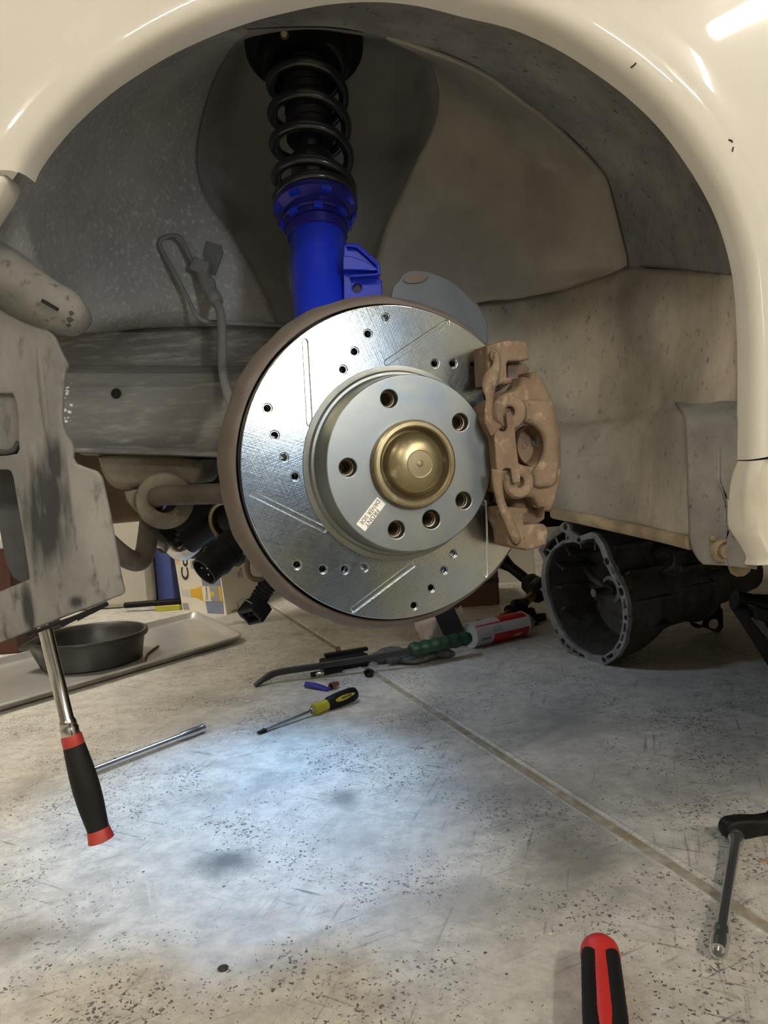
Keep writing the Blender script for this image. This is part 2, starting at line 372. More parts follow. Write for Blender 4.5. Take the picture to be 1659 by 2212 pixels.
    drk = ma('MULTIPLY', rg(vo2.outputs['Distance'], .085, .06), rg(vs2.outputs[2], .8, .83)); c = mx(drk, c, (.09, .085, .08, 1))
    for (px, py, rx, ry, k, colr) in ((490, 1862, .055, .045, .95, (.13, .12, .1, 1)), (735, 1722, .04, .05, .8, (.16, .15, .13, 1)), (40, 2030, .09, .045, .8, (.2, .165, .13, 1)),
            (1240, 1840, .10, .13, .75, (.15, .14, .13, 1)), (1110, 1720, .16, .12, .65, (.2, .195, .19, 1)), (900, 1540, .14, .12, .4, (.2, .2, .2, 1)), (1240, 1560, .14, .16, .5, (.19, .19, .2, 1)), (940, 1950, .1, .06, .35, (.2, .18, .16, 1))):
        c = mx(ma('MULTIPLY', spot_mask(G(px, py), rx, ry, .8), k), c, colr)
    wet = spot_mask(G(420, 1712), .075, .055, .3)
    L.new(c, b.inputs['Base Color'])
    ro = rg(nz(30, 5), .35, .7, .42, .62)
    x = N.new('ShaderNodeMix'); L.new(wet, x.inputs[0]); L.new(ro, x.inputs[2]); x.inputs[3].default_value = .25; L.new(x.outputs[0], b.inputs['Roughness'])
    bp = N.new('ShaderNodeBump'); bp.inputs['Strength'].default_value = .25; bp.inputs['Distance'].default_value = .003
    L.new(ma('SUBTRACT', nz(120, 6), pit), bp.inputs['Height']); L.new(bp.outputs[0], b.inputs['Normal'])
    return m
M['floor'] = floor_material()
M['joint'] = mat('tan_joint_dirt', (.36, .32, .25), .8, c2=(.27, .21, .13), scale=20, c3=(.5, .46, .38), scale3=50, lo3=.5, hi3=.7, bump=.4, bscale=120)

def panel_material():
    """scuffed grey plastic with one oily black smear of its own shape"""
    m = M['shield'].copy(); m.name = 'scuffed_oily_grey_plastic'; N = m.node_tree.nodes; L = m.node_tree.links; b = N['Principled BSDF']
    src = b.inputs['Base Color'].links[0].from_socket; tc = N.new('ShaderNodeTexCoord'); fac = None
    for (px, py, rx, rz) in ((108, 1075, .018, .034), (98, 1140, .02, .03), (120, 1000, .009, .022), (62, 1320, .006, .02), (165, 1300, .007, .006)):
        q = P(px, py, .63) - CAR_LOC; mp = N.new('ShaderNodeMapping'); mp.inputs['Location'].default_value = (-q.x/rx, 0, -q.z/rz); mp.inputs['Scale'].default_value = (1/rx, 0, 1/rz)
        L.new(tc.outputs['Object'], mp.inputs[0]); ln = N.new('ShaderNodeVectorMath'); ln.operation = 'LENGTH'; L.new(mp.outputs[0], ln.inputs[0])
        mp2 = N.new('ShaderNodeMapping'); mp2.inputs['Scale'].default_value = (240, 1, 26); L.new(tc.outputs['Object'], mp2.inputs[0])
        n = N.new('ShaderNodeTexNoise'); n.inputs['Scale'].default_value = 1; n.inputs['Detail'].default_value = 5; L.new(mp2.outputs[0], n.inputs['Vector'])
        a = N.new('ShaderNodeMath'); a.operation = 'MULTIPLY_ADD'; L.new(n.outputs[0], a.inputs[0]); a.inputs[1].default_value = 1.5; L.new(ln.outputs['Value'], a.inputs[2])
        r_ = N.new('ShaderNodeMapRange'); r_.inputs[1].default_value = 2.0; r_.inputs[2].default_value = 1.2; L.new(a.outputs[0], r_.inputs[0])
        if fac is None: fac = r_.outputs[0]
        else:
            q2 = N.new('ShaderNodeMath'); q2.operation = 'MAXIMUM'; L.new(fac, q2.inputs[0]); L.new(r_.outputs[0], q2.inputs[1]); fac = q2.outputs[0]
    x = N.new('ShaderNodeMix'); x.data_type = 'RGBA'; L.new(fac, x.inputs[0]); L.new(src, x.inputs[6]); x.inputs[7].default_value = (.035, .034, .033, 1)
    L.new(x.outputs[2], b.inputs['Base Color']); return m
M['panel'] = panel_material()

# ------------------------------------------------------------------ setting: garage shell
X0, X1, Y0, Y1, ZC = -3.2, 3.6, -4.0, 4.2, 2.7
ja, jb = G(640, 1344), G(1640, 1988)                        # control joint in the slab
jd = (jb-ja).normalized(); jn = Vector((jd.y, -jd.x, 0)); jm = (ja+jb)/2
def slab_pt(off, s, z): q = jm + jn*off + jd*s; return Vector((q.x, q.y, z))
prof = [(-9, 0), (-.016, 0), (-.012, .0012), (-.0075, -.001), (-.006, -.006), (.006, -.006), (.0075, -.001), (.012, .0012), (.016, 0), (9, 0)]
rows = [[slab_pt(o_, s_, z_) for s_ in [-9+18*k/60 for k in range(61)]] for o_, z_ in prof]
fl = MB().grid(rows).build('floor', M['floor'], None, 0); setting(fl)
jt = MB(); L_ = []
for k in range(121):
    s_ = -4.2+8.4*k/120; wv = .004*math.sin(k*1.7)+.002*math.sin(k*4.1)
    L_.append([slab_pt(-.0085+wv*.25, s_, -.0024), slab_pt(0+wv*.5, s_, -.0008), slab_pt(.0085+wv*.25, s_, -.0024)])
jt.grid(L_).build('joint_filler', M['joint'], fl)
for nm, a in (('wall_back', (X0, X1, Y1, Y1+.1, 0, ZC)), ('wall_left', (X0-.1, X0, Y0, Y1, 0, ZC)), ('wall_right', (X1, X1+.1, Y0, Y1, 0, ZC)), ('wall_front', (X0, X1, Y0-.1, Y0, 0, ZC))):
    setting(MB().abox(*a).build(nm, M['wall_dk'] if nm == 'wall_front' else M['wall'], None, 0))
setting(MB().abox(X0, X1, Y0, Y1, ZC, ZC+.1).build('ceiling', M['ceil'], None, 0))
def ceiling_light(x, y, ang, ln, label):
    t = thing('ceiling_light', label, 'lamp', (x, y, ZC), 'tube lights on the garage ceiling'); d = Vector((math.cos(ang), math.sin(ang), 0)); e = Vector((-d.y, d.x, 0)); c = Vector((x, y, ZC))
    MB().box(c+Vector((0, 0, -.02)), d*(ln/2+.03), e*.06, (0, 0, .02)).build('housing', M['lamp_body'], t, bevel=.004)
    for k in (-1, 1): MB().tube([c-d*ln/2+e*.03*k+Vector((0, 0, -.065)), c+d*ln/2+e*.03*k+Vector((0, 0, -.065))], .018, 12).build('tube', M['tube'], t)
ceiling_light(2.2, -1.38, 1.02, .75, 'ceiling tube light in front of the car, right of the camera')
ceiling_light(1.6, -3.2, -.6, .7, 'short ceiling tube light near the garage door, right half')
ceiling_light(-.8, -2.5, .8, .75, 'short ceiling tube light near the garage door, left half')
ceiling_light(-2.1, .02, 1.0, .18, 'ceiling tube light left of the car front')
ceiling_light(-1.7, 1.95, .3, .85, 'ceiling tube light left of the car, nearest the beer carton')

# black chest added outside the picture so the bright rotor mirrors something dark
tc_ = thing('added_dark_chest', 'black chest added out of view behind the camera for the rotor to mirror', 'dark chest', (1.25, -1.1, 0), mat=Matrix.Translation((1.25, -1.1, 0)) @ Matrix.Rotation(-.85, 4, 'Z'))
def chest(n, a, m, bv=.006, par=tc_):
    me = MB().abox(*a).mesh(n); me.transform(tc_.matrix_world if False else INV[tc_.name].inverted()); o = link(n, me, m, par, 0); q = o.modifiers.new('bevel', 'BEVEL'); q.width = bv; return o
chest('chest_body', (-.8, .8, -.25, .25, .06, 1.02), M['black_plastic'])
for k in range(5): chest('drawer', (-.77, .77, .25, .262, .12+.17*k, .27+.17*k), M['black_plastic'], .003)

# ------------------------------------------------------------------ car body
car = thing('car', 'jacked up white car with its front wheel off, seen at the wheel arch', 'car', CAR_LOC)
LIP = [(45, 372), (60, 340), (100, 285), (150, 230), (215, 172), (280, 127), (350, 85), (430, 47), (500, 20), (575, -3), (690, -28), (800, -36), (905, -27), (1015, 0), (1090, 17), (1150, 38), (1230, 77), (1305, 125), (1380, 182), (1445, 245), (1495, 310), (1540, 380), (1575, 450), (1600, 525), (1615, 600), (1622, 700), (1624, 800), (1623, 900), (1623, 993)]
YF = .60
n_ = 120
lip = cr([P(a, b, YF) for a, b in LIP], n_)
ctr = P(835, 600, YF)
prof = [(-.001, .022), (-.0005, .006), (.0015, .0005), (.005, -.003), (.009, -.0042), (.020, -.0042), (.0255, -.003), (.032, .0005), (.05, .0022), (.09, .0068), (.15, .0150), (.24, .0300), (.4, .066)]
rows = []
a_s = math.atan2(lip[0].z-ctr.z, lip[0].x-ctr.x); a_e = math.atan2(lip[-1].z-ctr.z, lip[-1].x-ctr.x)
for o_, dy in prof:
    row = []
    for i, q in enumerate(lip):
        a = math.atan2(q.z-ctr.z, q.x-ctr.x)
        if a < -2: a += 2*PI
        f = (a_s-a)/(a_s-a_e)
        ang = math.radians(176) + (math.radians(8)-math.radians(176))*f
        row.append(Vector((q.x+o_*math.cos(ang), YF+dy, q.z+o_*math.sin(ang))))
    rows.append(row)
fender = MB().grid(rows).build('fender', M['paint'], car, 60)
# side skirt below the seam on the right
rowpx = [(1623, 996), (1614, 1030), (1609, 1085), (1610, 1144), (1626, 1182), (1637, 1209), (1634, 1222)]
rows = []
for o_, dy in ((-.001, .03), (0, .004), (.002, .0), (.008, -.003), (.013, .001), (.02, .0035), (.04, .006), (.09, .012), (.3, .02), (.7, .03)):
    rows.append([q+Vector((o_, dy, o_*.06)) for q in cr([P(a, b, YF) for a, b in rowpx], 24)])
bt = [r_[-1] for r_ in rows]
for r_ in rows: r_.append(r_[-1]+Vector((0, .012, -.0015))); r_.append(r_[-1]+Vector((0, .05, 0)))
MB().grid(rows).build('side_skirt', M['paint_old'], car, 60)
fr = Frame(P(0, 450, .61), (1, 0, 0), (0, 0, 1), (0, -1, 0))
plate('bumper_corner', [chaikin([fr.inv(*q) for q in [(-700, 381), (20, 381), (30, 397), (18, 424), (0, 452), (-60, 540), (-160, 600), (-700, 620)]], 1)], fr, -.02, .014, M['paint'], car, .008)

# arch liner, inner wings, strut tower
TUN = [[(430, 47, .622), (436, 58, .68), (430, 70, .72)], [(575, -3, .622), (565, 30, .68), (550, 61, .73)], [(690, -28, .622), (700, 15, .68), (700, 57, .73)],
       [(800, -36, .622), (805, 20, .68), (800, 72, .73)], [(905, -27, .622), (900, 32, .69), (905, 97, .74)], [(1015, 0, .622), (995, 65, .70), (980, 130, .76)],
       [(1150, 38, .622), (1100, 100, .71), (1055, 165, .78)], [(1230, 77, .622), (1180, 145, .71), (1130, 220, .80)], [(1305, 125, .622), (1250, 195, .72), (1190, 265, .81)],
       [(1380, 182, .622), (1315, 245, .72), (1245, 310, .82)], [(1445, 245, .622), (1370, 305, .73), (1295, 365, .83)], [(1495, 310, .622), (1405, 350, .73), (1312, 395, .835)],
       [(1575, 450, .622), (1455, 455, .73), (1330, 460, .84)], [(1600, 525, .622), (1475, 520, .73), (1345, 520, .845)], [(1615, 600, .622), (1490, 585, .73), (1355, 575, .85)]]
liner = MB().grid(patch(TUN, 70, 18)).build('wheel_arch_liner', M['liner'], car, 50)
# thin rolled edge between liner and fender on the right
MB().tube(pxpath([(1290, 128, .615), (1375, 195, .615), (1440, 262, .615), (1490, 330, .615), (1535, 400, .615), (1570, 470, .615), (1593, 545, .615), (1608, 640, .615)], 40), .0028, 8).build('liner_seal', M['rust_dk'], car)
LOW = [[(1615, 600, .622), (1490, 585, .73), (1400, 580, .80), (1352, 575, .86), (1200, 626, .95), (1045, 652, .97), (880, 690, .97)],
       [(1622, 700, .622), (1500, 700, .72), (1400, 700, .79), (1310, 710, .87), (1190, 740, .93), (1050, 760, .96), (880, 780, .97)],
       [(1624, 800, .622), (1515, 800, .69), (1430, 805, .76), (1330, 820, .86), (1200, 840, .915), (1050, 850, .95), (880, 860, .96)],
       [(1622, 868, .622), (1525, 865, .675), (1455, 868, .735), (1340, 890, .852), (1200, 908, .905), (1050, 905, .94), (880, 900, .95)],
       [(1620, 900, .622), (1525, 900, .665), (1480, 895, .685), (1350, 918, .815), (1210, 930, .875), (1060, 930, .92), (880, 930, .94)],
       [(1616, 970, .622), (1530, 970, .66), (1484, 970, .68), (1350, 970, .80), (1210, 970, .86), (1060, 980, .90), (880, 980, .92)],
       [(1610, 1050, .622), (1540, 1050, .655), (1486, 1060, .675), (1350, 1050, .79), (1210, 1040, .85), (1100, 1030, .88), (880, 1010, .91)],
       [(1606, 1150, .622), (1545, 1165, .65), (1490, 1166, .668), (1350, 1133, .775), (1205, 1102, .835), (1120, 1085, .87), (880, 1040, .90)]]
lin2 = MB().grid(patch(LOW, 60, 70)).build('liner_panel', M['liner_mud'], car, 50, solid=.002)
MB().tube(pxpath([(1195, 1108, .838), (1260, 1121, .80), (1350, 1141, .768), (1430, 1158, .712), (1491, 1173, .662)], 24), .0048, 10, flat=1.3).build('liner_bottom_edge', M['mud'], car)
INN = [[(835, 80, .75), (850, 83, .745), (865, 87, .74)], [(925, 128, .86), (955, 128, .80), (985, 131, .76)], [(946, 180, .9), (1010, 175, .85), (1060, 167, .782)],
       [(947, 228, .92), (1050, 225, .88), (1135, 222, .802)], [(932, 285, .93), (1080, 280, .90), (1195, 267, .812)], [(900, 350, .94), (1080, 330, .92), (1297, 367, .832)],
       [(865, 425, .95), (1080, 410, .93), (1315, 400, .837)], [(835, 490, .96), (1080, 490, .935), (1331, 460, .842)], [(810, 580, .96), (1060, 575, .938), (1355, 560, .85)],
       [(810, 650, .96), (880, 690, .955), (1045, 651, .94), (1110, 646, .935), (1205, 627, .925), (1280, 604, .90), (1351, 577, .852)]]
for r_ in INN:
    for k in (1, 2): r_[-k if k < len(r_) else 0] = (r_[-k][0], r_[-k][1], r_[-k][2]-.006)
INN[-1] = [(a, b, y-(.008 if 0 < k < 5 else 0)) for k, (a, b, y) in enumerate(INN[-1])]
inn = MB().grid(patch(INN, 60, 40)).build('wheel_well_panel', M['liner_in'], car, 50, solid=.004)
APR = [[(445, 45, .63), (480, 58, .70), (535, 68, .75)], [(330, 95, .625), (420, 85, .72), (505, 94, .84)], [(215, 172, .622), (330, 150, .76), (468, 155, .90)],
       [(120, 262, .622), (260, 250, .80), (445, 220, .93)], [(45, 372, .622), (225, 370, .82), (427, 300, .95)], [(0, 440, .625), (215, 460, .84), (427, 370, .96)],
       [(-40, 560, .63), (215, 560, .86), (450, 435, .97)], [(-50, 650, .64), (215, 640, .87), (500, 505, .975)], [(-50, 690, .65), (215, 690, .88), (560, 610, .98)], [(-50, 718, .66), (240, 714, .95), (600, 702, .98)]]
apron = MB().grid(patch(APR, 60, 50)).build('wheel_apron', M['apron'], car, 50, solid=.003)
TOW = [[(525, 64, .745), (600, 61, .80), (700, 60, .82), (790, 71, .80), (838, 80, .745)], [(500, 92, .845), (560, 95, .98), (670, 90, 1.02), (850, 100, .98), (930, 128, .865)],
       [(463, 155, .905), (530, 160, 1.02), (670, 160, 1.06), (860, 170, 1.02), (951, 180, .905)], [(440, 220, .935), (520, 230, 1.04), (670, 230, 1.08), (850, 235, 1.04), (952, 228, .925)],
       [(422, 300, .955), (510, 310, 1.05), (670, 310, 1.09), (850, 300, 1.05), (937, 285, .935)], [(422, 370, .965), (520, 380, 1.05), (670, 380, 1.09), (820, 370, 1.04), (905, 350, .945)],
       [(446, 437, .973), (540, 450, 1.04), (670, 460, 1.07), (790, 440, 1.03), (870, 425, .955)], [(497, 508, .978), (580, 530, 1.02), (680, 550, 1.05), (770, 520, 1.02), (840, 490, .965)],
       [(556, 612, .983), (620, 640, 1.0), (700, 660, 1.02), (760, 640, 1.0), (815, 580, .965)], [(596, 706, .985), (650, 720, .99), (700, 730, .99), (760, 720, .98), (815, 680, .965)]]
MB().grid(patch(TOW, 50, 50)).build('strut_tower', M['tower'], car, 50)
MB().lathe(axis_frame(P(615, 76, .80), (0, -1, -.3)), [(0, .006), (.003, .006), (.0042, .003), (.0042, 0)], 12).build('rivet', M['brass'], car)
# frame rail
RL = [((60, 716), (660, 699), .975), ((60, 719), (660, 703), .968), ((60, 724), (660, 709), .957), ((60, 787), (660, 790), .947), ((60, 792), (660, 797), .94), ((60, 806), (660, 808), .916), ((60, 828), (660, 826), .908), ((60, 836), (660, 834), .911), ((60, 900), (660, 905), .906), ((60, 957), (660, 976), .910),
      ((60, 964), (660, 985), .893), ((60, 971), (660, 993), .893), ((60, 974), (660, 996), .905), ((60, 973), (660, 995), 1.1)]
rows = [[P(a[0]+(b[0]-a[0])*k/30, a[1]+(b[1]-a[1])*k/30, y) for k in range(31)] for a, b, y in RL]
rail = MB().grid(rows).build('frame_rail', M['rail'], car, 30)
MB().lathe(axis_frame(P(251, 850, .9075), (0, -1, 0)), [(0, .0006), (.0042, .0006), (.0048, .0012), (.0056, .0008), (.006, 0)], 20).build('drain_hole_shade_disc', M['black'], car)  # black disc on the rail face, standing in for the shade inside a hole
tr = bvh(rail); pc = MB()
for k in range(34):
    px, py = random.gauss(140, 7), random.choice((random.uniform(815, 860), random.uniform(870, 915)))
    q = hit(tr, px, py, .0006)
    if q is None: continue
    r_ = random.uniform(.0006, .0026); m_ = random.randint(5, 7)
    pc.add([q+Vector((r_*random.uniform(.5, 1.2)*math.cos(2*PI*i/m_), 0, r_*random.uniform(.4, 1.1)*math.sin(2*PI*i/m_))) for i in range(m_)], [list(range(m_))])
pc.build('paint_flakes', M['chip'], car, 0, kind='stuff')
# scuffs: letter scratched in the liner, nicks in the fender
def strokes(name, o, lines, r_, m):
    t_ = bvh(o); b_ = MB()
    for ln in lines:
        pts = [hit(t_, x, y, .0004) for x, y in ln]; pts = [q for q in pts if q is not None]
        if len(pts) > 1: b_.tube(cr(pts, max(6, 4*len(pts))), r_, 6)
    return b_.build(name, m, car)
for ln in ([(1222, 347), (1230, 372), (1234, 400)], [(1234, 386), (1246, 378), (1253, 387), (1247, 397), (1234, 399)]): strokes('scratched_mark', inn, [ln], .0012, M['scratch'])
for ln in ([(1208, 1045), (1228, 1034), (1250, 1024)], [(1238, 1024), (1256, 1015), (1268, 1020), (1256, 1024), (1250, 1016)], [(1260, 1052), (1275, 1040), (1290, 1033)]): strokes('scratch', lin2, [ln], .0005, M['scratch'])
for ln in ([(1362, 146), (1368, 142), (1374, 136)], [(1574, 302), (1580, 304), (1582, 308)], [(1584, 318), (1583, 322), (1582, 327)]): strokes('paint_nick', fender, [ln], .0006, M['scratch'])
# mud flap at the lower right, split by a tear
FY = lambda x, y: .6185+.045*max(0, (1618-x)/135.)**1.5+(.055*max(0, (1618-x)/150.) if y < 875 else 0)
def flap(L_, R_):
    rows = []
    for (xl, yl), (xr, yr) in zip(L_, R_): rows.append([P(xl+(xr-xl)*k/14, yl+(yr-yl)*k/14, FY(xl+(xr-xl)*k/14, yl)) for k in range(15)])
    cols = [cr([r_[k] for r_ in rows], 60) for k in range(15)]; return [[c_[i] for c_ in cols] for i in range(60)]
YS = (868, 900, 960, 1010, 1042, 1064, 1086, 1110, 1139, 1170, 1190, 1208, 1222)
EL = (1455, 1478, 1483, 1485, 1486, 1486, 1487, 1488, 1489, 1491, 1498, 1509, 1520)
TL = (1556, 1556, 1556, 1556, 1556, 1560, 1566, 1569.5, 1568.5, 1565, 1566, 1570, 1574)
TR = (1556, 1556, 1556, 1556, 1556.5, 1567.5, 1577, 1581.5, 1579, 1568.5, 1566.5, 1570, 1574)
ER = (1622, 1621, 1618, 1612, 1611, 1610, 1610, 1611, 1614, 1622, 1630, 1636, 1634)
yb = [0]*12+[8]
b_ = MB().grid(flap([(x, y+(0 if y < 1222 else -3)) for x, y in zip(EL, YS)], list(zip(TL, YS)))); b_.grid(flap(list(zip(TR, YS)), [(x, y+d) for x, y, d in zip(ER, YS, yb)]))
b_.build('mud_flap', M['flap'], car, 50, solid=.0016)
MB().grid([[P(a-1, y, .6318), P(b+1, y, .6318)] for a, b, y in zip(TL[4:10], TR[4:10], YS[4:10])]).build('tear_shade_strip', M['black'], car, 0)  # black strip behind the tear, its colour standing in for the gap's shade
b_ = MB().tube(pxpath([(1552, 1036, .632), (1562, 1064, .629), (1569, 1088, .628), (1572, 1111, .628), (1570.5, 1139, .628), (1566, 1168, .629)], 20), .0007, 8); b_.build('torn_edge', M['liner'], car)
fb = axis_frame(P(1566, 1190, .631), (0.1, -1, -.1))
MB().lathe(fb, [(.0, .004), (.003, .0045), (.0055, .004), (.0065, .001), (.009, .0035), (.0105, .002), (.011, -.004)], 20).build('flap_screw', M['mud'], car)
b_ = MB()
for px, py, r_, sx in ((1540, 1163, .0035, .8), (1548, 1178, .004, 1), (1558, 1208, .004, 1.2), (1580, 1212, .0035, 1.5), (1612, 1190, .004, 1.2), (1590, 1195, .0035, 1), (1600, 1222, .0045, 2.2)):
    q = P(px, py, .6325); f_ = axis_frame(q, (0, -1, 0))
    b_.lathe(f_, [(r_*sx, -.002), (r_*sx*.9, .0008), (r_*sx*.5, r_*.5), (0, r_*.62)], 10)
b_.build('mud_clumps', M['mud'], car, kind='stuff')
fb = axis_frame(P(1607, 1206, .6305), (0, -1, 0)); k_ = MB()
k_.add([fb.w(.011*math.cos(a)*(1 if j == 0 else .72), .0042*math.sin(a)*(1 if j == 0 else .6)-.0, .0012+.0012*j) for j in (0, 1) for a in [2*PI*i/20 for i in range(20)]], [(i, (i+1) % 20, 20+(i+1) % 20, 20+i) for i in range(20)])
k_.build('flap_slot_rim', M['mud'], car)
MB().add([fb.w(.0085*math.cos(2*PI*i/20), .0026*math.sin(2*PI*i/20), .0018) for i in range(20)], [list(range(20))]).build('flap_slot', M['scratch'], car)

# bumper under-panel at the lower left with its brake duct
fr = Frame(P(120, 1000, .63), (1, 0, 0), (0, 0, 1), (0, -1, 0))
out = [(-160, 640), (0, 632), (40, 648), (84, 690), (95, 706), (115, 722), (130, 758), (148, 790), (140, 800), (133, 868), (135, 930), (158, 960), (155, 998), (184, 1010), (215, 1020), (225, 1060), (240, 1130), (250, 1190), (262, 1258), (268, 1276), (264, 1286), (240, 1294), (205, 1310), (170, 1321), (110, 1345), (0, 1390), (-160, 1440)]
h1 = [(-150, 1012), (18, 1009), (28, 1014), (34, 1030), (44, 1090), (58, 1170), (70, 1254), (0, 1283), (-150, 1330)]
h2 = [(-150, 850), (26, 850), (34, 870), (40, 970), (36, 980), (10, 984), (-150, 990)]
pan_ = plate('bumper_under_panel', [[fr.inv(*q) for q in chaikin(out, 1)], [fr.inv(*q) for q in h1], [fr.inv(*q) for q in h2]], fr, -.006, .0, M['panel'], car, .0018)
MB().add([fr.w(*fr.inv(x, y), -.006) for x, y in ((-160, 845), (44, 845), (44, 990), (-160, 992))], [(0, 1, 2, 3)]).build('pocket', M['shield'], car)
MB().tube([fr.w(*fr.inv(x, y), -.003) for x, y in ((-20, 975), (10, 978), (28, 972), (37, 955))], .0035, 8, flat=.7).build('pocket_foam', M['scratch'], car)
# duct wall seen through the opening
plate('duct_wall', [[fr.inv(*q, -.05) for q in [(-170, 990), (84, 990), (84, 1262), (56, 1258), (40, 1256), (26, 1245), (14, 1220), (6, 1185), (0, 1150), (-12, 1110), (-170, 1090)]]], fr, -.054, -.05, M['dark_plastic'], car, .001)
for path, r_ in (([(82, 740, .633), (88, 790, .6305), (92, 830, .6300), (98, 880, .6300), (105, 940, .6312), (109, 975, .634)], .0026),):
    MB().tube(pxpath(path, 14), r_, 8).build('panel_rib', M['panel'], car)
MB().tube(pxpath([(-60, 560, .645), (0, 592, .64), (50, 630, .637), (100, 658, .636), (145, 676, .64), (168, 680, .645), (180, 676, .65)], 30), [ .024]*8+[.0235-.0004*k for k in range(12)]+[.0185-.00035*k*k*.5 for k in range(10)], 20).build('duct_scoop', M['scoop'], car)
MB().tube(pxpath([(136, 674, .6385), (152, 679, .6395), (168, 681, .6445), (181, 677, .65)], 14), [.0178-.00006*k*k for k in range(14)], 20).build('scoop_tip', M['scratch'], car)
MB().tube(pxpath([(93, 706, .632), (112, 706, .634), (135, 700, .64)], 10), .004, 8).build('scoop_clip', M['shield'], car)
MB().box(P(108, 659, .6130), (.006, 0, -.004), (0, .0008, 0), (.0008, 0, .0012)).build('scoop_slot', M['black'], car)
b_ = MB(); b_.tube(pxpath([(60, 1372, .628), (110, 1352, .628), (170, 1330, .628), (232, 1303, .628)], 16), .0016, 8)
for x, y in ((150, 1342), (185, 1328), (215, 1313)): b_.box(P(x, y, .63), (.006, 0, .0026), (0, .004, 0), (-.0006, 0, .0016))
b_.build('panel_clips', M['black_plastic'], car)

# brake hose
hose = MB().tube(pxpath([(455, 606, .925), (462, 640, .92), (474, 668, .912), (479, 700, .905), (480, 760, .895), (482, 805, .88), (492, 850, .85), (505, 890, .82)], 40), .0052, 14).build('brake_hose', M['hose'], car)
MB().tube(pxpath([(438, 590, .932), (446, 612, .928), (458, 634, .922), (470, 655, .915)], 14), [.0088]*5+[.0092, .009, .0085, .0078, .008, .0086, .0086, .008, .007], 16).build('hose_sleeve', M['hose'], hose)
MB().tube(pxpath([(640, 703, .945), (560, 701, .945), (480, 697, .94), (445, 694, .935), (425, 682, .93), (408, 650, .925), (385, 605, .92), (360, 560, .92), (347, 535, .92), (347, 520, .92), (358, 512, .92), (374, 509, .92), (388, 513, .92), (398, 528, .925), (408, 550, .928), (420, 575, .932)], 90), .0026, 10).build('hard_line', M['hose'], hose)
fb = axis_frame(P(434, 577, .930), (-.12, -1, .1)); cy, sy = math.cos(-.45), math.sin(-.45)
rt = lambda x, y: (x*cy-y*sy, x*sy+y*cy)
plate('line_bracket', [[rt(x, y) for x, y in ((-.010, .008), (.010, .008), (.011, .003), (.011, -.008), (-.011, -.008), (-.011, .003))]], fb, -.008, .006, M['hose'], hose, .0015)
fb2 = axis_frame(P(457, 556, .952), (-.1, -1, .05))
plate('clip_plate', [[rt(x, y) for x, y in ((-.012, .016), (.006, .017), (.011, .010), (.012, -.018), (-.012, -.018))]], fb2, -.003, .002, M['hose'], hose, .001)
# parts under the rail
fr9 = Frame(P(330, 1010, .93), (1, 0, 0), (0, 0, 1), (0, -1, 0))
plate('subframe_arm', [chaikin([fr9.inv(*q) for q in [(213, 975), (440, 985), (441, 1012), (434, 1036), (418, 1048), (330, 1046), (300, 1056), (258, 1057), (236, 1043), (222, 1015)]], 1)], fr9, -.10, .012, M['tan_metal'], car, .008)
plate('rail_tab', [chaikin([fr9.inv(*q) for q in [(172, 972), (220, 972), (218, 984), (186, 984)]], 1)], fr9, -.01, .014, M['tan_metal'], car, .002)
fb = Frame(P(200, 1050, 1.06), (1, 0, 0), (0, 0, 1), (0, -1, 0))
plate('crossmember', [[fb.inv(*q) for q in [(145, 960), (330, 960), (330, 1115), (298, 1127), (236, 1133), (195, 1100), (150, 1020)]]], fb, -.06, .0, M['brown_metal'], car, .008)
bar = MB().tube(pxpath([(560, 1060, .86), (480, 1066, .868), (410, 1068, .876), (355, 1070, .885), (336, 1076, .90), (328, 1092, .915), (324, 1120, .92), (319, 1160, .915), (313, 1195, .905), (300, 1212, .895), (278, 1208, .885), (250, 1188, .875), (215, 1155, .865), (170, 1115, .86)], 80), .0118, 18).build('sway_bar', M['bar'], car)
fb = axis_frame(P(356, 1082, .905), (.28, -1, .05)); 
MB().lathe(fb, [(.014, -.03), (.014, .008), (.020, .0105), (.0315, .008), (.0325, .005), (.031, .003), (.0335, .0), (.0335, -.02), (.030, -.032)], 40).build('bushing', M['tan_metal'], bar)
plate('bushing_clamp', [[fb.inv(*q) for q in [(268, 1062), (300, 1056), (330, 1090), (330, 1125), (312, 1120), (288, 1100), (272, 1080)]]], fb, -.034, -.004, M['tan_metal'], bar, .003)
MB().tube(pxpath([(580, 1062, .95), (520, 1095, .96), (450, 1140, .965), (405, 1172, .97)], 16), .0155, 16).build('steering_rod_boot', M['boot'], car)
MB().tube(pxpath([(330, 1158, .99), (362, 1166, .985), (388, 1190, .98), (410, 1182, .98), (428, 1160, .985)], 24), [.014]*8+[.0125]*8+[.012]*8, 16).build('steering_joint', M['chrome_warm'], car)
MB().tube(pxpath([(335, 1150, .985), (352, 1158, .98), (372, 1172, .975)], 8), .0145, 16).build('joint_boot', M['spring'], car)
fb = axis_frame(P(492, 1125, .93), (-.45, -1, -.1))
MB().lathe(fb, [(.020, -.02), (.0205, .004), (.023, .006), (.0255, .004), (.026, -.004), (.024, -.02)], 36).build('ball_joint_ring', M['brass'], car)
MB().lathe(fb, [(.0, .004), (.012, .003), (.0195, -.002), (.020, -.04)], 24).build('ball_joint_boot', M['boot'], car)
fb = Frame(P(430, 1100, 1.05), (1, 0, 0), (0, 0, 1), (0, -1, 0))
plate('engine_mount', [chaikin([fb.inv(*q) for q in [(300, 1130), (345, 1110), (380, 1060), (430, 1000), (640, 1000), (640, 1200), (530, 1180), (500, 1150), (455, 1180), (460, 1205), (415, 1212), (385, 1200), (330, 1196)]], 1)], fb, -.08, 0, M['soot'], car, .01)
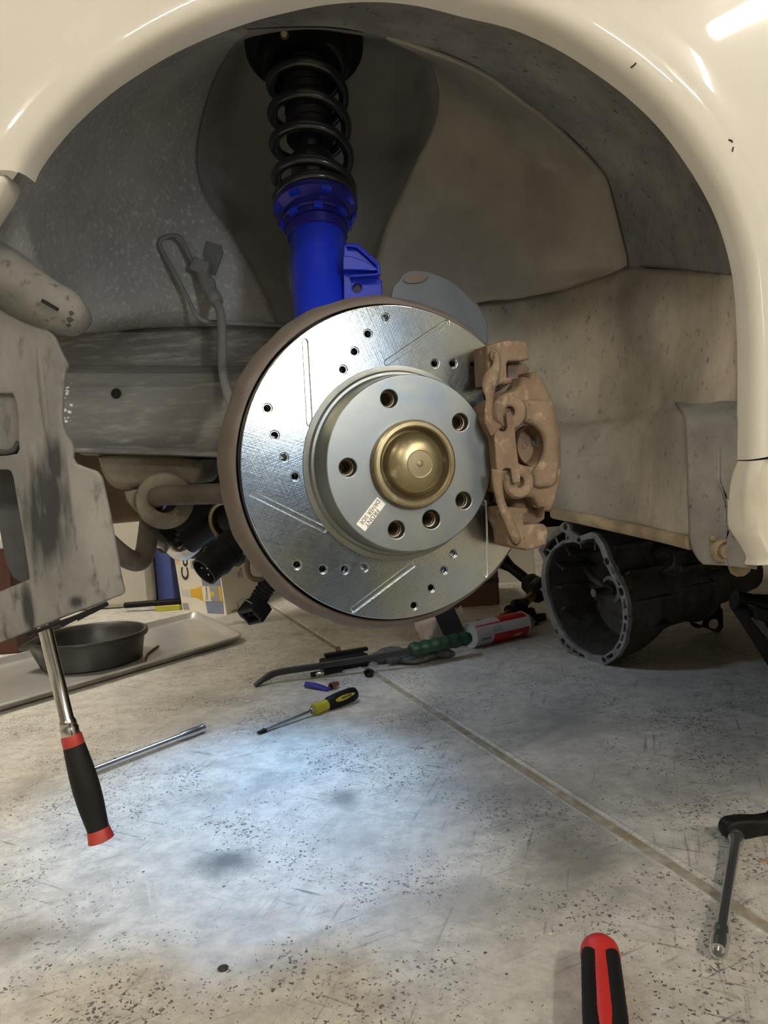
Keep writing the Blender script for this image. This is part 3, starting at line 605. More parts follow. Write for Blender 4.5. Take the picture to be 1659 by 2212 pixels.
# wiring connectors
con = MB().tube(pxpath([(560, 1140, .88), (535, 1158, .86), (508, 1180, .845)], 10), .0145, 16)
con.tube(pxpath([(512, 1176, .846), (492, 1192, .838)], 4), .0205, 20); con.tube(pxpath([(494, 1188, .84), (462, 1216, .826)], 6), .0175, 20)
con.tube(pxpath([(473, 1205, .832), (466, 1211, .829)], 3), .019, 20)
con = con.build('wiring_connector', M['black_plastic'], car)
q0, q1 = P(472, 1208, .83), P(440, 1236, .816); fb = axis_frame(q1, q1-q0)
MB().lathe(fb, [(.0165, -.022), (.0165, 0), (.0145, 0), (.014, -.008), (0, -.008)], 24).build('connector_socket', M['black_plastic'], con)
b_ = MB()
for a in (.5, 2.6, 4.7): b_.tube([fb.w(.006*math.cos(a), .006*math.sin(a), -.01), fb.w(.006*math.cos(a), .006*math.sin(a), -.003)], .0011, 6)
b_.build('pins', M['steel'], con)
cn2p = cr([P(604, 1242, .80), P(585, 1258, .80), P(566, 1282, .80), P(556, 1302, .80)], 44)
cn2 = MB().tube(cn2p, [.0098 if (k//2) % 2 else .0085 for k in range(44)], 16).build('wiring_connector', M['black_plastic'], car)
fb = axis_frame(P(549, 1322, .795), (-.45, -.75, -.55)); cy, sy = math.cos(.28), math.sin(.28)
plate('connector_shell', [[rt(x, y) for x, y in ((-.012, -.010), (.011, -.010), (.0125, -.004), (.0115, .006), (.0125, .011), (-.012, .011), (-.0135, .004), (-.0115, -.002))], [rt(x, y) for x, y in ((-.0085, -.0065), (.0085, -.0065), (.0085, .006), (-.0085, .006))]], fb, -.012, .008, M['black_plastic'], cn2, .001)
plate('connector_core', [[rt(x, y) for x, y in ((-.009, -.007), (.009, -.007), (.009, .0065), (-.009, .0065))]], fb, -.012, .001, M['boot'], cn2, .0008)
b_ = MB()
for x in (-.0045, 0, .0045):
    x_, y_ = rt(x, 0); b_.lathe(Frame(fb.w(x_, y_), fb.t, fb.s, fb.n), [(.0012, .001), (.0018, .0045), (.0010, .0045), (.001, .001)], 10)
b_.build('pin_sockets', M['boot'], cn2)
MB().tube([fb.w(*rt(-.0135, .011), .003), fb.w(*rt(-.009, .0185), .002), fb.w(*rt(.002, .0205), .001), fb.w(*rt(.010, .012), .002)], .0008, 8).build('wire_clip', M['hose'], cn2)
MB().tube(pxpath([(540, 1165, .80), (538, 1190, .795), (534, 1225, .79), (540, 1245, .788), (556, 1252, .79), (580, 1248, .80), (600, 1238, .80)], 40), .0028, 10).build('sensor_wire', M['brown_metal'], car)
MB().tube(pxpath([(538, 1168, .80), (539, 1186, .797), (536, 1200, .795)], 8), .0062, 12).build('sensor_grommet', M['brown_metal'], car)
# under-body and bonnet, which shade everything below
MB().abox(-.75, 2.6, 1.16, 2.2, .78, .80).build('floor_pan', M['soot'], car, 0) if False else None
MB().abox(-.95, 2.8, .72, 2.35, 1.02, 1.05).build('bonnet', M['paint'], car, bevel=.02)
b_ = MB(); b_.abox(.42, 2.8, .96, 2.3, .40, .44); b_.abox(.42, 2.8, .70, .96, .415, .44); b_.build('floor_pan', M['soot'], car)
b_ = MB(); b_.abox(.25, 2.8, 2.2, 2.3, .26, .44); b_.build('sill', M['soot'], car)
MB().abox(-.75, 2.8, 2.31, 2.34, .44, 1.02).build('wing_panel', M['soot'], car)

# ------------------------------------------------------------------ brake rotor, hub, caliper
K = .8923
RO = CAM + (Vector((.0177, .7991, .483)) - CAM)*K
_a, _b = math.radians(19.37), math.radians(-.73)
RN = Vector((math.sin(_a)*math.cos(_b), -math.cos(_a)*math.cos(_b), math.sin(_b)))
RT = Vector((math.cos(_a), math.sin(_a), 0)); RS = RN.cross(RT).normalized()
if RS.z < 0: RS = -RS
RF = Frame(RO, RT, RS, RN)
DH = .0399*K                                                    # height of the hat above the friction face
rotor = thing('brake_rotor', 'shiny silver brake rotor, drilled and slotted, facing the camera in the wheel arch', 'brake rotor', RO, mat=RF.mat())
DR = [(.1497, 91), (.1356, 99.8), (.1225, 108.4), (.1115, 117.9), (.146, 154.3), (.1316, 163.8), (.1197, 173), (.1092, -177.4), (.1471, -140.8), (.1334, -131.3), (.122, -122.1), (.1123, -113),
      (.1148, -60.3), (.1248, -68.9), (.1372, -77.7), (.1506, -86.8), (.1132, 64.4), (.1232, 55.5), (.1362, 46.6), (.147, 37.5), (.1132, 4), (.1232, -5), (.1362, -14), (.149, -24)]
DR = [(r_*K*math.cos(math.radians(a)), r_*K*math.sin(math.radians(a))) for r_, a in DR]
SL = [((-.0892, .1267), (-.0906, .0463)), ((.0649, .144), (-.0047, .1043)), ((-.153, -.0179), (-.0832, -.0601)), ((-.059, -.1459), (.0098, -.1065)), ((.0946, -.1283), (.0972, -.0483)), ((.150, .048), (.094, .052))]
def stadium(a, b, r_):
    a, b = Vector((a[0]*K, a[1]*K)), Vector((b[0]*K, b[1]*K)); th = math.atan2(b.y-a.y, b.x-a.x); o = []
    for k in range(9): o.append((b.x+r_*math.cos(th-PI/2+PI*k/8), b.y+r_*math.sin(th-PI/2+PI*k/8)))
    for k in range(9): o.append((a.x+r_*math.cos(th+PI/2+PI*k/8), a.y+r_*math.sin(th+PI/2+PI*k/8)))
    return o
RR = .145
top = plate_mesh('face', [circ(0, 0, RR, 160), circ(0, 0, .0845, 96)]+[circ(x, y, .0040, 20) for x, y in DR]+[stadium(a, b, .0024) for a, b in SL], RF, -.0016, 0, .0007, 2)
base = plate_mesh('base', [circ(0, 0, RR-.0008, 160), circ(0, 0, .0835, 96)]+[circ(x, y, .0031, 16) for x, y in DR], RF, -.0095, -.0014, .0003, 1)
link('friction_ring', join_meshes('friction_ring', [top, base]), M['rotor'], rotor, 30)
link('friction_ring', plate_mesh('ring', [circ(0, 0, RR, 120), circ(0, 0, .0835, 96)]+[circ(x, y, .0031, 12) for x, y in DR], RF, -.024, -.0155, .0006), M['hat'], rotor, 30)
for a, b in SL:
    a, b = Vector(a)*K, Vector(b)*K; u_ = (b-a).normalized(); v_ = Vector((-u_.y, u_.x)); rows = []
    for q in [a-u_*.0016, a]+[a.lerp(b, k/8) for k in range(1, 8)]+[b, b+u_*.0016]:
        e_ = .55 if q in (a-u_*.0016, b+u_*.0016) else 1
        rows.append([RF.w(*(q+v_*.0024*e_*math.cos(PI*k/10)), -.0004-.0016*e_*math.sin(PI*k/10)) for k in range(11)])
    MB().grid(rows).build('slot', M['slot'], rotor, 60)
b_ = MB()
for k in range(48):
    a = 2*PI*k/48; d = RT*math.cos(a)+RS*math.sin(a); e = RS*math.cos(a)-RT*math.sin(a)
    b_.box(RF.w(.114*math.cos(a), .114*math.sin(a), -.0125), d*.027, e*.0022, RN*.0035)
b_.build('cooling_vanes', M['hat'], rotor, 0, kind='stuff')
LUG = [(-.0195, .0648), (.0554, .0382), (.0541, -.041), (.0172, -.057), (-.0206, -.0636), (-.0661, .0009)]
LUG = [(x*K, y*K) for x, y in LUG]; RH = .0783
RFH = Frame(RF.w(0, 0, DH), RT, RS, RN)
hp = plate_mesh('hat_face', [circ(0, 0, RH, 120), circ(0, 0, .0345, 80)]+[circ(x, y, .0076 if i != 3 else .0083, 32) for i, (x, y) in enumerate(LUG)], RF, DH-.0075, DH, .0011, 3)
wl = MB().lathe(RF, [(.0835, -.010), (.0905, -.0005), (.0900, .0012), (.0868, .0022), (.0855, .0028), (.0848, .0050), (.0838, .0062), (.0815, .0066), (.0805, .0085), (.0793, DH-.008), (.0785, DH-.003), (.0780, DH-.0012)], 120).mesh('wall')
link('hat', join_meshes('hat', [hp, wl]), M['hat'], rotor, 35)
LH = []
for i, (x, y) in enumerate(LUG):
    lh = MB(); LH.append(lh); f_ = Frame(RF.w(x, y, DH), RT, RS, RN)
    lh.lathe(f_, [(.0074, -.002), (.0072, -.0075), (.0062, -.0078), (.0061, -.0105), (.0055, -.011), (.0058, -.0125), (.0054, -.0135), (.0057, -.0148), (.0052, -.016), (.005, -.03), (0, -.03)], 24)
hub = thing('wheel_hub', 'wheel hub behind the silver rotor, brass coloured grease cap in the middle', 'wheel hub', RO, mat=RF.mat())
for lh in LH: lh.build('threaded_hole', M['hub'], hub, 30)
MB().lathe(RF, [(.0372, DH-.012), (.0378, DH-.002), (.0386, DH+.002), (.0388, DH+.0065), (.0382, DH+.0085), (.0365, DH+.0096), (.0335, DH+.0098), (.0322, DH+.0085), (.0305, DH+.0035), (.0285, DH+.0005), (.0278, DH+.001), (.0272, DH+.0045), (.0262, DH+.0085), (.0240, DH+.0125), (.0200, DH+.0162), (.0150, DH+.0182), (.0120, DH+.0188), (.0112, DH+.0184), (.0030, DH+.0186), (.0022, DH+.0192), (0, DH+.0194)], 72).build('grease_cap', M['brass'], hub, 25)
MB().lathe(RF, [(.036, DH-.03), (.036, DH-.0075), (.030, DH-.0075)], 48).build('hub_flange', M['hub'], hub)
sp = [(.1475, -.009), (.1490, -.0095), (.1515, -.0115), (.1545, -.0185), (.1575, -.0275), (.1590, -.0316), (.1592, -.034), (.1565, -.0365), (.09, -.0385), (.05, -.040)]
b_ = MB(); vs = []; n_ = 144; a0, a1 = math.radians(38), math.radians(322)
for i in range(n_+1):
    a = a0+(a1-a0)*i/n_; wv = .0006*math.sin(a*13)+.0004*math.sin(a*29+1)
    vs.append([RF.w((r_+wv*(r_ > .15))*math.cos(a), (r_+wv*(r_ > .15))*math.sin(a), d) for r_, d in sp])
b_.grid(vs).build('dust_shield', M['dust_shield'], hub, 45, solid=.0012)
for px, py, L_ in ((492, 963, 16), (500, 1044, 12), (497, 1054, 9), (512, 1121, 7), (510, 1010, 8)):
    x, y = RF.inv(px, py, -.024); r_ = math.hypot(x, y); d = Vector((x, y))/r_
    q = RF.w(x, y, -.0195)
    MB().box(q, (RT*d.x+RS*d.y)*.0005*L_*.5-RN*.0003*L_*.5+RN*.0003*L_, (RS*d.x-RT*d.y)*.0005, RN*.0002).build('bare_scratch', M['copper'], hub, 0)
# grey air guide behind the rotor, upper right
gf = Frame(RF.w(0, 0, -.055), RT, RS, RN)
gout = [(846, 640), (850, 618), (862, 606), (872, 592), (886, 583), (925, 586), (960, 598), (985, 612), (1010, 636), (1035, 660), (1052, 690), (1056, 720), (1052, 760), (1000, 780), (900, 760), (840, 700)]
ag = plate('air_guide', [[gf.inv(*q) for q in gout]], gf, -.004, 0, M['guide'], hub, .0015)
gd = [(868, 603), (888, 588), (922, 591), (925, 602), (905, 613), (876, 613)]
plate('dimple', [chaikin([gf.inv(*q) for q in gd], 1)], gf, 0, .0016, M['dust_shield'], ag, .0007)
MB().lathe(RF, [(.05, -.03), (.055, -.05), (.045, -.09), (.03, -.10), (0, -.10)], 40).build('knuckle', M['soot'], hub)
# sticker with its two lines of print
sa, sb, sc_, sd = [Vector(q)*K for q in ((-.0386, -.0296), (-.0303, -.0374), (-.0534, -.0621), (-.0619, -.0542))]
st = plate('sticker', [[tuple(sa), tuple(sb), tuple(sc_), tuple(sd)]], RF, DH+.00005, DH+.00022, M['sticker'], rotor, 0)
ux = ((sd-sa)+(sc_-sb))/2; ang = math.atan2(ux.y, ux.x); cm = (sa+sb+sc_+sd)/4; uy = (sb-sa).normalized()
c1 = cm+uy*.0026+ux.normalized()*.0022; c2 = cm-uy*.0021-ux.normalized()*.0006
text('lettering', 'FRONT', RF, DH+.0003, .0056, M['ink'], st, c1.x, c1.y, ang)
text('lettering', 'DRIVER SIDE', RF, DH+.0003, .0054, M['ink'], st, c2.x, c2.y, ang, .88)

# caliper: outlines taken on planes parallel to the rotor
cal = thing('brake_caliper', 'dusty rust brown brake caliper clamped over the right edge of the silver rotor', 'brake caliper', RF.w(.15, 0, .02), mat=Matrix.Translation(RF.w(.15, 0, .02)))
Z = .23510
def cp(pts, d, ch=0):
    L_ = [RF.inv(980+Z*x, 700+Z*y, d) for x, y in pts]; return chaikin(L_, ch) if ch else L_
body = [(640, 490), (655, 480), (705, 490), (715, 440), (785, 432), (800, 478), (832, 490), (862, 570), (895, 640), (930, 740), (960, 830), (985, 930), (997, 1060), (1003, 1200), (1000, 1380), (988, 1490), (965, 1530), (950, 1600), (945, 1660), (915, 1690), (910, 1728), (845, 1722), (838, 1690), (790, 1690), (765, 1640), (735, 1600), (660, 1590), (560, 1590), (430, 1540), (395, 1440), (380, 1250), (360, 1050), (300, 940), (262, 860), (275, 770), (350, 700), (470, 650), (580, 600), (620, 555)]
win = circ(0, 0, 1, 40); win = [(690+150*x, 1120+180*y) for x, y in win]
plate('caliper_body', [cp(body, .045), cp(win, .045)], RF, .016, .045, M['rust'], cal, .0045)
# raised shoulder of the body
sh = [(640, 700), (730, 690), (860, 690), (905, 720), (950, 850), (975, 1000), (985, 1200), (975, 1400), (950, 1490), (760, 1520), (740, 1420), (740, 1350), (800, 1280), (845, 1180), (848, 1060), (800, 970), (720, 920), (655, 905), (665, 820)]
plate('body_shoulder', [cp(sh, .050, 1)], RF, .040, .0505, M['rust'], cal, .005)
MB().grid([[RF.w(*RF.inv(980+Z*x, 700+Z*y, .047), d) for (x, y), d in zip(((700+k*12, 600+k*8), (760+k*14, 800+k*6), (800+k*14, 1000)), (.046, .0475, .049))] for k in range(2)]) if False else None
# piston recess
x0, y0 = RF.inv(980+Z*690, 700+Z*1120, .03)
pf = Frame(RF.w(x0, y0, 0), RT, RS, RN)
pst = MB().lathe(pf, [(.020, .044), (.0198, .028), (.016, .0245), (0, .0245)], 40).build('piston_cup', M['rust_dk'], cal)
x1, y1 = RF.inv(980+Z*655, 700+Z*1113, .025); f_ = Frame(RF.w(x1, y1, 0), RT, RS, RN)
MB().lathe(f_, [(.0030, .0245), (.0032, .0254), (.0024, .0254), (.0022, .0246), (0, .0246)], 20).build('boss', M['rust_dk'], pst)
x1, y1 = RF.inv(980+Z*768, 700+Z*1092, .03); f_ = Frame(RF.w(x1, y1, 0), RT, RS, RN)
plate('see_through_gap', [chaikin([(-.0035, -.003), (.0028, -.003), (.0035, .0035), (-.003, .0035)], 2)], f_, .026, .0275, M['guide'], pst, .0004)
# guide bosses
for cx, cy_, ro_, ri in ((510, 808, .0158, .0052), (598, 1452, .0146, .0052)):
    x1, y1 = RF.inv(980+Z*cx, 700+Z*cy_, .05); f_ = Frame(RF.w(x1, y1, 0), RT, RS, RN)
    MB().lathe(f_, [(ro_+.0015, .036), (ro_+.0008, .050), (ro_-.0012, .0527), (ri+.002, .0527), (ri, .0515), (ri-.0003, .040), (0, .040)], 36).build('guide_boss', M['rust'], cal, 30)
# upper and lower bracket lugs
def lug(name, left, right, d0, d1, notch=None):
    plate(name, [cp(left, d1)], RF, d0, d1, M['rust'], cal, .0028)
lug('carrier_bracket', [(300, 205), (400, 165), (455, 150), (600, 148), (668, 162), (694, 215), (700, 322), (655, 338), (505, 343), (492, 372), (497, 488), (540, 500), (545, 538), (478, 556), (385, 575), (318, 560)], None, .012, .040)
lug('carrier_bracket', [(418, 1690), (500, 1680), (660, 1688), (685, 1705), (680, 1748), (650, 1760), (652, 1848), (780, 1832), (838, 1840), (868, 1870), (872, 1940), (855, 2030), (780, 2062), (670, 2084), (560, 2065), (498, 2030), (480, 1900), (432, 1800)], None, .012, .040)
b_ = plate('bracket_face', [cp([(305, 200), (430, 158), (440, 300), (462, 420), (465, 548), (385, 568), (322, 552)], .042)], RF, .034, .0425, M['rust'], cal, .002)
b_ = plate('bracket_face', [cp([(424, 1695), (600, 1700), (640, 1730), (650, 1900), (668, 2070), (560, 2058), (502, 2026), (485, 1900), (436, 1800)], .042)], RF, .034, .0425, M['rust'], cal, .002)
# pad backing plates seen through the gaps
plate('brake_pad', [cp([(490, 350), (640, 360), (690, 410), (680, 440), (640, 470), (640, 560), (580, 650), (500, 690), (380, 720), (360, 640), (490, 560)], .02)], RF, .004, .022, M['rust_dk'], cal, .0015)
plate('brake_pad', [cp([(560, 1560), (760, 1600), (790, 1690), (832, 1720), (828, 1790), (770, 1832), (640, 1845), (560, 1700), (430, 1640), (430, 1500)], .02)], RF, .004, .022, M['rust_dk'], cal, .0015)
# anti rattle spring: a bent strip
clip = plate('anti_rattle_clip', [cp([(372, 940), (430, 985), (470, 985), (490, 955), (482, 870), (476, 820), (520, 808), (545, 850), (560, 1000), (580, 1180), (598, 1330), (610, 1440), (600, 1455), (545, 1460), (535, 1420), (522, 1330), (480, 1320), (448, 1340), (400, 1400), (388, 1300), (380, 1150), (368, 1020)], .058)], RF, .056, .0592, M['rust'], cal, .0010)
def strip(pts, wd, th=.0012):
    rows = []; C_ = cr([RF.w(*RF.inv(980+Z*x, 700+Z*y, d), d) for x, y, d in pts], 40); W_ = cr([Vector((q, 0, 0)) for q in wd], 40)
    A, B = [], []
    for i, q in enumerate(C_):
        t_ = (C_[min(i+1, 39)]-C_[max(i-1, 0)]).normalized(); s_ = t_.cross(RN).normalized(); A.append(q+s_*W_[i].x); B.append(q-s_*W_[i].x)
    return [A, [(a+b)/2+RN*.0008 for a, b in zip(A, B)], B]
MB().grid(strip([(372, 360, .045), (352, 300, .0465), (368, 262, .047), (392, 290, .048), (392, 390, .048), (345, 500, .047), (322, 580, .047), (328, 680, .05), (322, 800, .054), (330, 900, .057), (395, 985, .0585)], [.0012, .002, .003, .003, .0042, .0075, .0065, .004, .004, .0045, .007])).build('spring_arm', M['rust'], clip, solid=.0014)
MB().grid(strip([(420, 1340, .0585), (405, 1430, .057), (412, 1540, .054), (440, 1660, .05), (500, 1800, .047), (545, 1900, .046), (575, 1980, .046), (560, 2015, .0455)], [.008, .0055, .0042, .0042, .0045, .005, .0045, .0025])).build('spring_arm', M['rust'], clip, solid=.0014)

# ------------------------------------------------------------------ coilover strut
SB, ST = P(699, 700, .80), P(655, 70, .905)
ax = (ST-SB).normalized(); SF = axis_frame(SB, ax, (0, -1, 0))
def sat(py):                                                   # distance along the axis whose picture is at row py
    lo, hi = -.3, .8
    for _ in range(40):
        m_ = (lo+hi)/2; X = SB+ax*m_-CAM; y = IH/2-FPX*X.dot(UP)/X.dot(FWD)
        if y > py: lo = m_
        else: hi = m_
    return lo
strut = thing('coilover_strut', 'blue coilover strut with black coil spring standing behind the silver rotor', 'strut', SB+ax*-.05)
d_t = sat(512)
MB().lathe(SF, [(0, -.14), (.0295, -.14), (.0298, d_t-.002), (.0285, d_t), (.0, d_t)], 48).build('strut_tube', M['blue'], strut)
d1_, d2_ = sat(514), sat(496)
MB().lathe(SF, [(.0285, d1_-.001), (.0318, d1_), (.0325, d2_), (.030, d2_+.002), (.025, d2_+.002)], 48).build('lock_ring', M['blue_dk'], strut)
d3_, d4_, d5_, d6_ = sat(494), sat(481), sat(466), sat(448)
perch = MB().lathe(SF, [(.026, d2_), (.0335, d2_+.001), (.0345, d3_), (.0345, d4_-.001), (.0338, d4_), (.0348, d4_+.001), (.0352, d5_), (.0375, d5_+.001), (.0445, d6_-.004), (.0452, d6_), (.0445, d6_+.002), (.040, d6_+.002), (.02, d6_+.002)], 64).build('spring_perch', M['blue_dk'], strut)
b_ = MB()
for k in range(8):
    for rr, dd, wd_, th_ in ((.0352, (d3_+d4_)/2, .0045, .0035), (.0415, d5_+(d6_-d5_)*.45, .0055, .0038)):
        a = 2*PI*k/8+.15+(.2 if rr > .04 else 0); d = SF.t*math.cos(a)+SF.s*math.sin(a); e = SF.s*math.cos(a)-SF.t*math.sin(a)
        b_.box(SF.w(rr*math.cos(a), rr*math.sin(a), dd), d*.0022, e*wd_, ax*th_)
b_.build('spanner_lugs', M['blue'], perch, 0)
MB().lathe(SF, [(.0235, d6_), (.0235, sat(345)), (.021, sat(340)), (.0125, sat(338)), (.0125, sat(160))], 40).build('damper_body', M['spring'], strut)
sb_ = []
for k in range(40):
    d = sat(300)+(sat(120)-sat(300))*k/39; sb_.append((.024+.0022*math.cos(k*PI/2.0), d))
MB().lathe(SF, [(.0125, sb_[0][1])]+sb_+[(.0125, sb_[-1][1])], 40).build('dust_boot', M['boot'], strut, 60)
ctl = [(437, 0), (437, 1), (400, 1.62), (330, 2.6), (265, 3.6), (200, 4.6), (142, 5.55), (112, 6.2), (104, 7.0)]
ds = cr([Vector((sat(y), t_, 0)) for y, t_ in ctl], 420); hp_ = []
for q in ds:
    a = -PI/2+.3-q.y*2*PI; hp_.append(SF.w(.0398*math.cos(a), .0398*math.sin(a), q.x+.004))
MB().tube(hp_, .0058, 12).build('coil_spring', M['spring'], strut, 60)
MB().lathe(SF, [(.02, sat(150)), (.046, sat(150)), (.050, sat(140)), (.052, sat(118)), (.066, sat(108)), (.068, sat(66)), (.0, sat(62))], 48).build('strut_mount', M['boot'], strut)
# bracket clamped on the tube
fb = Frame(P(760, 580, .785), (1, 0, 0), Vector((0, .12, 1)).normalized(), Vector((0, -1, .12)).normalized())
bp_ = [(742, 528), (772, 533), (816, 573), (819, 600), (825, 606), (827, 665), (742, 665)]
br = plate('strut_bracket', [[fb.inv(*q) for q in bp_], circ(*fb.inv(771, 621), .0046, 24)], fb, -.012, .0, M['blue'], strut, .0012)
plate('bracket_web', [[fb.inv(*q) for q in ((742, 560), (762, 562), (790, 572), (812, 585), (816, 592), (742, 590))]], fb, .0, .010, M['blue'], br, .001)
MB().tube([fb.w(*fb.inv(x, y), .004) for x, y in ((748, 533), (772, 535), (796, 556), (816, 575), (818, 598))], .0022, 8).build('folded_edge', M['blue'], br)
MB().box(fb.w(*fb.inv(786, 602), .006), (.014, 0, 0), (0, .006, 0), (0, 0, .0012)).build('bracket_step', M['blue'], br, bevel=.0006)

# ------------------------------------------------------------------ gearbox on the floor
tb = G(1302, 1436)
an = math.radians(66); BN = Vector((-math.sin(an), -math.cos(an), 0)); BT = Vector((math.cos(an), -math.sin(an), 0))
BF = Frame(tb, BT, (0, 0, 1), BN)
gb = thing('gearbox', 'greasy dark gearbox lying on the floor behind the caliper, open bell housing facing left', 'gearbox', tb)
Q = .3671
def bq(pts): return [BF.inv(1050+Q*x, 1020+Q*y) for x, y in pts]
ro_ = bq([(455, 292), (488, 310), (498, 345), (545, 378), (560, 372), (612, 352), (648, 362), (690, 420), (728, 520), (770, 610), (812, 690), (832, 780), (834, 900), (815, 1010), (775, 1085), (700, 1138), (610, 1128), (530, 1085), (455, 1020), (405, 940), (360, 830), (328, 700), (322, 600), (335, 520), (305, 455), (345, 400)])
ri_ = bq([(548, 420), (575, 398), (632, 390), (664, 440), (700, 540), (745, 630), (782, 710), (800, 790), (802, 890), (782, 985), (742, 1045), (690, 1082), (615, 1075), (545, 1040), (478, 985), (430, 915), (388, 815), (356, 700), (346, 610), (356, 530), (390, 462), (450, 420), (515, 412)])
xs = [q[0] for q in ri_]; ys = [q[1] for q in ri_]; bx, by = (min(xs)+max(xs))/2, (min(ys)+max(ys))/2
rb = (max(ys)-min(ys))/2; 
ears = [circ(*BF.inv(1050+Q*x, 1020+Q*y), r_, 14) for x, y, r_ in ((464, 322, .008), (545, 402, .007), (708, 525, .008), (792, 705, .009), (823, 857, .007), (412, 942, .007), (452, 998, .008), (692, 1106, .007), (322, 690, .004))]
slots = []
for pts in ([(728, 560), (745, 556), (758, 590), (745, 600)], [(762, 625), (776, 620), (792, 662), (780, 670)], [(806, 745), (820, 742), (826, 800), (812, 802)], [(810, 890), (824, 890), (818, 940), (806, 938)], [(800, 955), (812, 958), (798, 1000), (788, 992)], [(782, 1005), (794, 1014), (774, 1048), (764, 1034)], [(705, 1085), (742, 1062), (746, 1085), (712, 1105)], [(545, 1062), (578, 1080), (580, 1100), (548, 1084)], [(505, 1040), (535, 1058), (540, 1078), (510, 1060)], [(470, 1010), (496, 1030), (500, 1050), (474, 1034)]):
    slots.append(bq(pts))
web = bq([(447, 350), (470, 362), (486, 392), (446, 402), (402, 434), (368, 478), (350, 505), (332, 468), (362, 412)])
plate('bell_flange', [ro_, ri_, web]+ears+slots, BF, -.012, 0, M['alu_edge'], gb, .0012)
def oval(fr_, r_, d, n=48, sq=1.0, cx=bx, cy_=by, bump_=0): return [fr_.w(cx+r_*math.cos(2*PI*k/n)*sq*(1+bump_*(k % 4 == 0)), cy_+r_*math.sin(2*PI*k/n)*(1+bump_*(k % 4 == 0)), d) for k in range(n)]
def loft(name, spec, m, parent, smooth=40, n=48):
    b = MB(); vs = [q for s_ in spec for q in s_]; b.add(vs, [(i*n+k, i*n+(k+1) % n, (i+1)*n+(k+1) % n, (i+1)*n+k) for i in range(len(spec)-1) for k in range(n)])
    return b.build(name, m, parent, smooth)
rmid = [Vector(q) for q in ro_]
def ring_of(loop, s_, d, n=48):
    c_ = Vector((bx, by)); o = []
    for k in range(n):
        x = k/n*len(loop); j = int(x); f_ = x-j; a, b = Vector(loop[j]), Vector(loop[(j+1) % len(loop)]); q = c_+((a*(1-f_)+b*f_)-c_)*s_; o.append(BF.w(q.x, q.y, d))
    return o
loft('bell_housing', [ring_of(ri_, 1.0, -.010), ring_of(ri_, .97, -.05), ring_of(ri_, .9, -.12), ring_of(ri_, .5, -.14), ring_of(ri_, .02, -.14)], M['alu'], gb)
case = loft('gearbox_case', [ring_of(ro_, .99, -.011), ring_of(ro_, .97, -.03), ring_of(ro_, .93, -.09), ring_of(ro_, .84, -.13), ring_of(ro_, .72, -.17), ring_of(ro_, .66, -.22), ring_of(ro_, .63, -.30), ring_of(ro_, .68, -.302), ring_of(ro_, .68, -.322), ring_of(ro_, .54, -.326), ring_of(ro_, .47, -.42), ring_of(ro_, .36, -.52), ring_of(ro_, .2, -.53), ring_of(ro_, .02, -.53)], M['alu'], gb, 35)
b_ = MB()
for k in range(14):
    a = 2*PI*k/14; d = BT*math.cos(a)+Vector((0, 0, 1))*math.sin(a); e = BT*-math.sin(a)+Vector((0, 0, 1))*math.cos(a)
    if math.sin(a) < -.75: continue
    b_.box(BF.w(bx+rb*.95*math.cos(a), by+rb*.95*math.sin(a), -.08), d*.022, e*.003, BN*.055)
    b_.box(BF.w(bx+rb*.64*math.cos(a), by+rb*.64*math.sin(a), -.26), d*.018, e*.004, BN*.055)
b_.build('cooling_ribs', M['alu'], case, 0, bevel=.001)
for k in range(12):
    a = 2*PI*k/12+.2; q = BF.w(bx+rb*.70*math.cos(a), by+rb*.70*math.sin(a), -.312)
    MB().lathe(Frame(q, BT, (0, 0, 1), BN), [(.011, -.014), (.011, .014), (.006, .016), (0, .02)], 8).build('case_bolt', M['alu'], gb)
for x, y, r_ in ((1045, 515, .026), (1005, 565, .02), (1100, 560, .02)):
    q = P(1050+Q*x, 1020+Q*y, tb.y+.04); MB().lathe(axis_frame(q, (-.25, -1, .25)), [(r_*.55, -.05), (r_, -.05), (r_, 0), (r_*.75, .003), (r_*.7, -.004), (0, -.004)], 20).build('case_boss', M['alu'], gb)
sh_ = BF.w(bx*.6+BF.inv(1255, 1292)[0]*.4, by, 0)
MB().tube([BF.w(bx, by, -.14), BF.w(bx, by, -.035)], [.014, .010], 14).build('input_shaft', M['chrome_warm'], gb)
f_ = Frame(BF.w(bx-.005, by, -.12), BT, (0, 0, 1), BN)
MB().lathe(f_, [(.030, .0), (.032, .03), (.024, .033), (.022, 0)], 28, 1.9-PI, 1.9+.6).build('release_collar', M['alu_edge'], gb)
MB().tube([f_.w(-.10, .04, .02), f_.w(-.05, .02, .035), f_.w(.0, .0, .03)], [.008, .011, .013], 10, flat=.6).build('release_fork', M['alu'], gb)
# ear struts and rear mount bracket
b_ = MB()
for a, c_ in (((400, 385), (415, 435)), ((462, 360), (462, 412)), ((345, 455), (385, 475))):
    b_.tube([BF.w(*BF.inv(1050+Q*a[0], 1020+Q*a[1]), -.006), BF.w(*BF.inv(1050+Q*c_[0], 1020+Q*c_[1]), -.006)], .003, 6)
b_.build('web_ribs', M['alu_edge'], gb)
mf = Frame(P(1535, 1340, tb.y+.22), (1, 0, 0), (0, 0, 1), (0, -1, 0))
mo = [(1195, 830), (1225, 835), (1260, 850), (1310, 850), (1340, 838), (1372, 800), (1396, 805), (1398, 915), (1380, 938), (1330, 930), (1210, 890), (1185, 868)]
MQ = lambda x, y: mf.inv(1050+Q*x, 1020+Q*y)
plate('mount_bracket', [[MQ(*q) for q in mo], circ(*MQ(1250, 878), .0145, 20), circ(*MQ(1344, 896), .0135, 20)], mf, -.012, 0, M['soot'], gb, .003)
